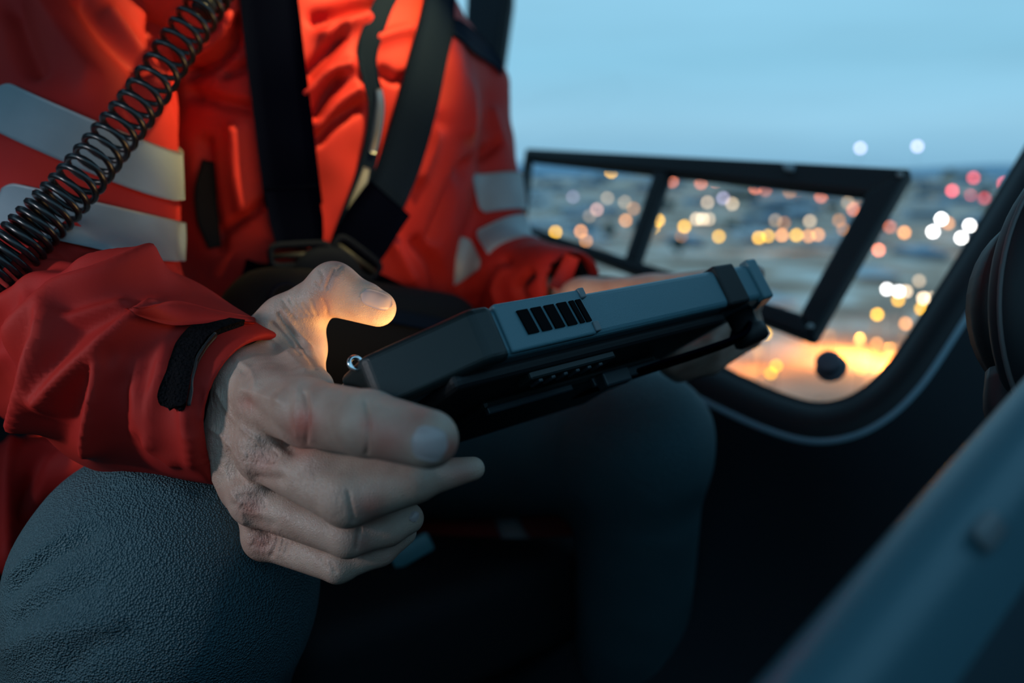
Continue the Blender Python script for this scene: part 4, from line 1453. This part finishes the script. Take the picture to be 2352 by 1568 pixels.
# near corner bumper: dark rubber wrapped over the chamfer
prism([(-CH - .003, -CH - .028), (-CH - .003, -CH + .002), (-.004, .003), (.012, .003), (.012, -.006), (-.002, -.008), (-CH + .008, -CH), (-CH + .008, -CH - .028)], -TT - .002, .002, M_BUMPER, 'corner_bumper', tablet, .007, 5)
prism([(TLEN - .008, .003), (TLEN + .004, .003), (TLEN + .022, -.018), (TLEN + .022, -.04), (TLEN + .012, -.04), (TLEN + .012, -.022), (TLEN - .004, -.006), (TLEN - .008, -.006)], -TT - .002, .0025, M_CASE, 'corner_bumper', tablet, .003)
prism([(-CH - .003, -.12), (-CH - .003, -.148), (-.004, -.193), (.02, -.193), (.02, -.185), (0, -.185), (-CH + .008, -.14), (-CH + .008, -.12)], -TT - .002, .002, M_BUMPER, 'corner_bumper', tablet, .003)
prism([(TLEN - .02, -.193), (TLEN, -.193), (TLEN + .022, -.167), (TLEN + .022, -.14), (TLEN + .012, -.14), (TLEN + .012, -.16), (TLEN - .004, -.184), (TLEN - .02, -.184)], -TT - .002, .002, M_BUMPER, 'corner_bumper', tablet, .003)
# dark band before the far corner
tbox('rubber_band', TLEN - .052, TLEN - .026, -.012, .0024, -TT - .001, .0022, M_RUBBER, tablet, .002)
# raised shoulder with the vent slots on the near half, and its pale edge
prism([(.014, .0022), (.083, .0022), (.083, -.004), (.014, -.004)], -TT + .001, .0018, M_CASE, 'vent_block', tablet, .0015)
for l0, l1 in ((.0285, .0365), (.0395, .047), (.050, .0575), (.0605, .068), (.071, .0745), (.0765, .0805)):
    V_, F_ = box(tp((l0 + l1) / 2, .0022, -.0125), TL_, TS, unit(TN * 1.0 + TL_ * -.12), (l1 - l0) / 2 * TSC, .0012, .0070)
    mk('vent_slot', V_, F_, M_HOLE, tablet, smooth=False)
prism([(.0815, .0036), (.0865, .0036), (.0865, -.004), (.0815, -.004)], -.0045, .0022, M_CASE2, 'trim_notch', tablet, .0008)
prism([(.0815, .0036), (.0865, .0036), (.0865, -.004), (.0815, -.004)], -TT + .002, -TT + .0085, M_CASE2, 'trim_notch', tablet, .0008)
# back: raised centre, port cover with ribs, latch bars, hand-strap posts
prism([(-.02, -.012), (.235, -.012), (.235, -.165), (-.02, -.165)], -TT - .008, -TT + .002, M_RUBBER, 'back_plate', tablet, .004)
tbox('port_cover', .035, .11, -.030, -.016, -TT - .0125, -TT - .006, M_BUMPER, tablet)
for k in range(6):
    tbox('rib', .042 + k * .0105, .0455 + k * .0105, -.028, -.018, -TT - .0145, -TT - .011, M_BACK, tablet, .0008)
tbox('battery_door', .03, .20, -.15, -.06, -TT - .014, -TT - .006, M_BUMPER, tablet, .003)
tbox('door_bead', .03, .105, -.062, -.058, -TT - .017, -TT - .012, M_BACK, tablet, .001)
tbox('door_bead', .125, .20, -.062, -.058, -TT - .019, -TT - .012, M_BACK, tablet, .001)
tbox('latch', .128, .155, -.060, -.050, -TT - .023, -TT - .012, M_BACK, tablet, .0015)
# strap loop and round post near the far end
post = tp(TLEN - .002, -.028, -TT - .008)
mk('strap_post', *lathe(post, -TN, [(.010, -.008), (.010, .004), (.013, .006), (.013, .016), (.010, .018)], 20), M_RUBBER, tablet)
path = spline([tp(TLEN - .01, -.026, -TT - .012), tp(TLEN - .03, -.022, -TT - .020), tp(TLEN - .06, -.03, -TT - .021), tp(TLEN - .10, -.06, -TT - .017), tp(TLEN - .13, -.10, -TT - .012)], 30)
G_ = np.array([[p_ + TS * v * .009 - TN * .002 * (1 - v * v) for v in np.linspace(-1, 1, 5)] for p_ in path])
mk('hand_strap', *sheet(G_, .003), M_BLACK, tablet)
# far end grips: stacked knuckled rubber
for k in range(3):
    tbox('end_grip', TLEN + .014, TLEN + .0235, -.06 - k * .03, -.04 - k * .03, -TT + .002, -.002, M_RUBBER, tablet, .003)
# shiny ring added to give the highlight specks at the near corner
ey = tp(-CH - .002, -CH - .006, .001)
mk('glint_ring', *tube(np.array([ey + .0035 * (math.cos(t_) * TL_ + math.sin(t_) * TN) for t_ in np.linspace(0, 2 * np.pi, 21)[:-1]]), .0013, 8, closed=True), mat('bright_steel', (.9, .9, .92), .12, .5, metal=1.0), tablet)

# ------------------------------------------------------------------ harness
har = empty('seat_harness', toW(c(740, 660, .74)), 'black webbing shoulder harness with adjusters crossing the red jacket', 'harness')
ribbon('shoulder_strap', [(572, -330), (588, -190), (606, -60), (625, 60), (640, 170), (655, 290), (668, 400), (676, 470)], [.0255, .0255, .0265], M_BLACK, har, lift=.006, th=.0025, n=40)
ribbon('strap_end', [(670, 425), (678, 480), (686, 530), (690, 570)], [.0245, .0245, .021], M_BLACK, har, lift=.010, th=.004, n=24)
ribbon('shoulder_strap', [(1010, -40), (1004, 0), (1000, 40), (978, 130), (950, 250), (915, 370), (880, 450), (845, 510)], [.021, .022, .022, .022], M_NAVY, har, lift=.006, th=.0025, n=40)
ribbon('strap_end', [(885, 455), (850, 505), (820, 555), (800, 590)], [.027, .028, .025], M_BLACK, har, lift=.011, th=.004, n=24)
def adjuster(px_, py_, ang, w_, h_):
    p_, N_ = onj(px_, py_, .016)
    ca, sa = math.cos(ang), math.sin(ang)
    a_ = np.array([ca, -sa, 0]); a_ = unit(a_ - N_ * (a_ @ N_)); b_ = np.cross(N_, a_)
    loop = []
    for th in np.linspace(0, 2 * np.pi, 33)[:-1]:
        x_ = w_ * np.sign(math.cos(th)) * abs(math.cos(th)) ** .4; y_ = h_ * np.sign(math.sin(th)) * abs(math.sin(th)) ** .4
        loop.append(p_ + a_ * x_ + b_ * y_)
    mk('adjuster', *tube(np.array(loop), .0035, 8, closed=True), M_STEEL if False else mat('dark_buckle_metal', (.005, .007, .014), .8, .03), har)
    bar = tube([p_ - a_ * w_, p_ + a_ * w_], .003, 8)
    mk('adjuster_bar', *bar, M_RUBBER, har)
adjuster(692, 585, -.05, .027, .010)
adjuster(808, 590, .6, .025, .010)
p_, N_ = onj(745, 640, .018)
a_ = unit(np.array([1.0, 0, .3]) - N_ * (np.array([1.0, 0, .3]) @ N_)); b_ = np.cross(N_, a_)
mk('buckle', *lathe(p_ - N_ * .012, N_, [(.034, 0), (.036, .006), (.034, .014), (.026, .018)], 28), mat('dark_buckle_metal', (.005, .007, .014), .8, .03), har)
ribbon('lap_strap', [(560, 640), (600, 652), (660, 650), (720, 645)], [.022, .022, .022], M_BLACK, har, lift=.010, th=.003, n=24)
ribbon('lap_strap', [(760, 645), (830, 660), (900, 690), (960, 720)], [.02, .02, .02], M_BLACK, har, lift=.010, th=.003, n=24)
p_, N_ = onj(625, 655, .02)
mk('lap_ring', *tube(np.array([p_ + .014 * (math.cos(t_) * a_ + math.sin(t_) * b_) for t_ in np.linspace(0, 2 * np.pi, 25)[:-1]]), .0025, 8, closed=True), mat('dark_buckle_metal', (.005, .007, .014), .8, .03), har)

# black pouch in the lap
pf = Field(c(820, 800, .76) - [.19, .13, .12], c(820, 800, .76) + [.19, .13, .16], .0045)
pf.add(c(640, 745, .70), c(1010, 775, .84), .050, .048, .02)
pf.add(c(620, 820, .70), c(1000, 850, .82), .058, .050, .02)
pf.add(c(600, 690, .715), c(700, 680, .735), .022, .02, .02)
PV, PQ = pf.mesh()
PV = relax(PV, PQ, 3)
pouch = empty('waist_pouch', toW(c(820, 900, .76)), 'black pouch in the lap behind the thumb', 'pouch')
mk('pouch_body', PV, PQ, mat('black_nylon', (.003, .004, .006), .8, .15, bump=[('noise', 500, .3, .001)]), pouch)
PB = bvh_of(PV, PQ)
p_, N_ = onj(655, 690, .004, PB)
mk('pouch_ring', *tube(np.array([p_ + .012 * (math.cos(t_) * a_ + math.sin(t_) * b_) for t_ in np.linspace(0, 2 * np.pi, 25)[:-1]]), .002, 8, closed=True), mat('dark_buckle_metal', (.005, .007, .014), .8, .03), pouch)
rows_ = []
for q_ in spline([(860, 722), (930, 735), (1000, 748), (1060, 765)], 14):
    rw = []
    for v in (-1, -.3, .3, 1):
        h_, n_ = onj(q_[0], q_[1] + 16 * v, .003, PB)
        rw.append(h_)
    if all(r_ is not None for r_ in rw):
        rows_.append(rw)
if len(rows_) > 2:
    mk('pouch_flap', *sheet(np.array(rows_), .003), M_NAVY, pouch)

# ------------------------------------------------------------------ coiled radio cord
axis_pts = [c(600, -260, .70), c(565, -160, .665), c(520, -70, .64), c(470, 15, .62), c(405, 110, .60), c(330, 225, .57), c(250, 330, .545), c(170, 430, .52), c(90, 515, .505), c(20, 590, .495), c(-60, 660, .49), c(-170, 760, .50), c(-290, 860, .53)]
NT = 50
A_ = spline(axis_pts, NT * 22)
Tt = np.gradient(A_, axis=0); Tt /= np.linalg.norm(Tt, axis=1, keepdims=True)
Ua = np.cross(Tt, np.array([0.0, 0, 1.0])); Ua /= np.linalg.norm(Ua, axis=1, keepdims=True)
Va = np.cross(Tt, Ua)
s_ = np.linspace(0, 1, len(A_))
ph = 2 * np.pi * NT * (s_ * 0.80 + 0.20 * s_ ** 2)
rad = np.interp(s_, [0, .2, .5, .7, 1], [.0130, .0132, .0132, .0140, .0150])
hel = A_ + rad[:, None] * (np.cos(ph)[:, None] * Ua + np.sin(ph)[:, None] * Va)
cord = empty('coiled_cord', toW(axis_pts[-1]), 'black coiled radio cord hanging across the near red sleeve', 'cord')
mk('coil', *tube(hel, .0022, 7), M_CORD, cord)
mk('plug', *tube(spline([axis_pts[0] + (axis_pts[0] - axis_pts[1]) * .6, axis_pts[0], axis_pts[1]], 12), .011, 14), M_CORD, cord)
mk('strain_relief', *tube(spline([axis_pts[3] * .5 + axis_pts[2] * .5, axis_pts[3] * .9 + axis_pts[4] * .1], 6), .0085, 14), M_RUBBER, cord)

# ------------------------------------------------------------------ near console and cushion at the right
cs = empty('console', toW(c(2300, 1500, .22)), 'blurred grey console with rounded edge nearest the lens at lower right', 'console')
E1, E2 = c(2590, 700, .30), c(1765, 1700, .185)
inn = c(2560, 1600, .235)
nn = unit(np.cross(E2 - E1, inn - E1))
if nn[2] > 0:
    nn = -nn
Lc = unit(E2 - E1); In = unit((inn - E1) - Lc * ((inn - E1) @ Lc))
rows = []
Rr = .016
for t_ in np.linspace(-.05, 1.12, 20):
    o_ = E1 + (E2 - E1) * t_
    row = []
    for dd in (.30, .22, .14, .08, .045, .03):
        row.append(o_ + In * dd)
    for th in np.linspace(0, math.pi * .95, 14):
        row.append(o_ + In * (Rr - Rr * math.sin(th)) - nn * (Rr - Rr * math.cos(th)))
    row.append(o_ + In * .03 - nn * (2 * Rr)); row.append(o_ + In * .30 - nn * 2 * Rr)
    rows.append(row)
R_ = np.array(rows)
mk('console_face', R_[:, :6].reshape(-1, 3), grid_faces(R_.shape[0], 6), mat('console_face_shaded', (0.03, 0.055, 0.072), 0.55, 0.4), cs)  # face darkened as if turned away from the light
mk('lit_edge', R_[:, 5:].reshape(-1, 3), grid_faces(R_.shape[0], R_.shape[1] - 5), M_CONS, cs)
lug = c(2095, 1255, .215)
V_, F_ = box(E1 + (E2 - E1) * .575 + In * .010 + nn * .002, Lc, In, nn, .006, .004, .002)
bevel(mk('clip', V_, F_, M_CASE2, cs), .002, 3)  # pale chip added in place of a small edge highlight
cu = empty('curved_cushion', toW(c(2480, 1000, .44)), 'black curved padded ring at the right edge in front of the window', 'cushion')
cc_ = c(2572, 705, .44); ea = unit([.96, 0, .28]); eb = np.array([0, 1.0, 0]); en = unit(np.cross(ea, eb))
loop = []
for th in np.linspace(0, 2 * np.pi, 65)[:-1]:
    loop.append(cc_ + ea * .068 * math.cos(th) + eb * .077 * math.sin(th))
loop = np.array(loop)
V_, F_ = tube(loop, .0165, 20, closed=True)
mk('padding', V_, F_, M_FRAME, cu)
loop2 = np.array([cc_ + (p_ - cc_) * 1.235 - en * 0.0 for p_ in loop])
mk('rim_highlight_bead', *tube(loop2, .0016, 8, closed=True), mat('rim_highlight_tone', (.12, .10, .10), .5), cu)  # bead stands in for the highlight along the rim
mk('shell', *lathe(cc_ + en * .02 * (1 if en[2] > 0 else -1), en * (1 if en[2] > 0 else -1), [(.062, 0), (.066, .01), (.055, .03), (.02, .036)], 36), M_RUBBER, cu)
mk('bracket', *tube(spline([c(2330, 860, .44), c(2330, 960, .43), c(2400, 1080, .41), c(2500, 1200, .40)], 12), .014, 12), M_FRAME, cu)

# ------------------------------------------------------------------ things on the dark floor between the knees
bag = empty('kit_bag', toW(c(1150, 1420, .95)), 'dark red bag with grey strips on the floor under the tablet', 'bag')
bf = Field(c(1130, 1330, 1.0) - [.22, .22, .18], c(1130, 1330, 1.0) + [.25, .24, .2], .006)
bf.add(c(960, 1370, .98), c(1280, 1180, 1.02), .095, .10, .03)
bf.add(c(960, 1470, .98), c(1300, 1290, 1.02), .085, .09, .03)
BgV, BgQ = bf.mesh()
BgV = relax(BgV, BgQ, 3); BgV = BgV + normals(BgV, BgQ) * (.004 * vnoise(BgV, 18, 5))[:, None]
mk('bag_body', BgV, BgQ, mat('dark_red_nylon', (.16, .010, .010), .7, .3), bag)
BB = bvh_of(BgV, BgQ)
def bag_strip(name, cl, hw, m):
    P = spline(cl, 24); Tt = np.gradient(P, axis=0); Tt /= np.linalg.norm(Tt, axis=1, keepdims=True); Nn = np.stack([-Tt[:, 1], Tt[:, 0]], 1)
    G_ = []
    for i in range(24):
        row = []
        for v in np.linspace(-1, 1, 5):
            q_ = P[i] + Nn[i] * hw * v
            p_, n_ = onj(q_[0], q_[1], .003, BB)
            row.append(p_)
        if all(r_ is not None for r_ in row):
            G_.append(row)
    if len(G_) > 2:
        mk(name, *sheet(np.array(G_), .003), m, bag)
M_GST = mat('grey_tape', (.16, .17, .18), .5)
bag_strip('grey_strip', [(1160, 1170), (1180, 1230), (1230, 1280), (1330, 1290)], 28, M_GST)
bag_strip('grey_strip', [(1010, 1270), (1060, 1340), (1150, 1400), (1250, 1440), (1300, 1520)], 28, M_GST)
bag_strip('green_tag', [(1052, 1450), (1066, 1455), (1078, 1460)], 20, mat('lime_tag', (.35, .42, .02), .5))
clip_v, clip_f = box(c(945, 1265, .80), unit([.8, .4, .3]), unit([-.4, .8, 0]), unit([0, 0, 1.0]), .022, .010, .004)
fl = empty('belt_clip', toW(c(945, 1265, .80)), 'small pale blue plastic clip hanging under the gripping hand', 'clip')
M_CLIP = mat('pale_blue_plastic', (.12, .36, .42), .35)
bevel(mk('clip_plate', clip_v, clip_f, M_CLIP, fl), .003, 2)
V_, F_ = box(c(872, 1330, .81), unit([.5, .8, .3]), unit([-.8, .5, 0]), unit([0, 0, 1.0]), .014, .010, .004)
bevel(mk('clip_tongue', V_, F_, M_CLIP, fl), .003, 2)
mk('clip_strap', *tube([c(945, 1262, .805), c(910, 1295, .81), c(872, 1330, .815)], .004, 8), M_BLACK, fl)
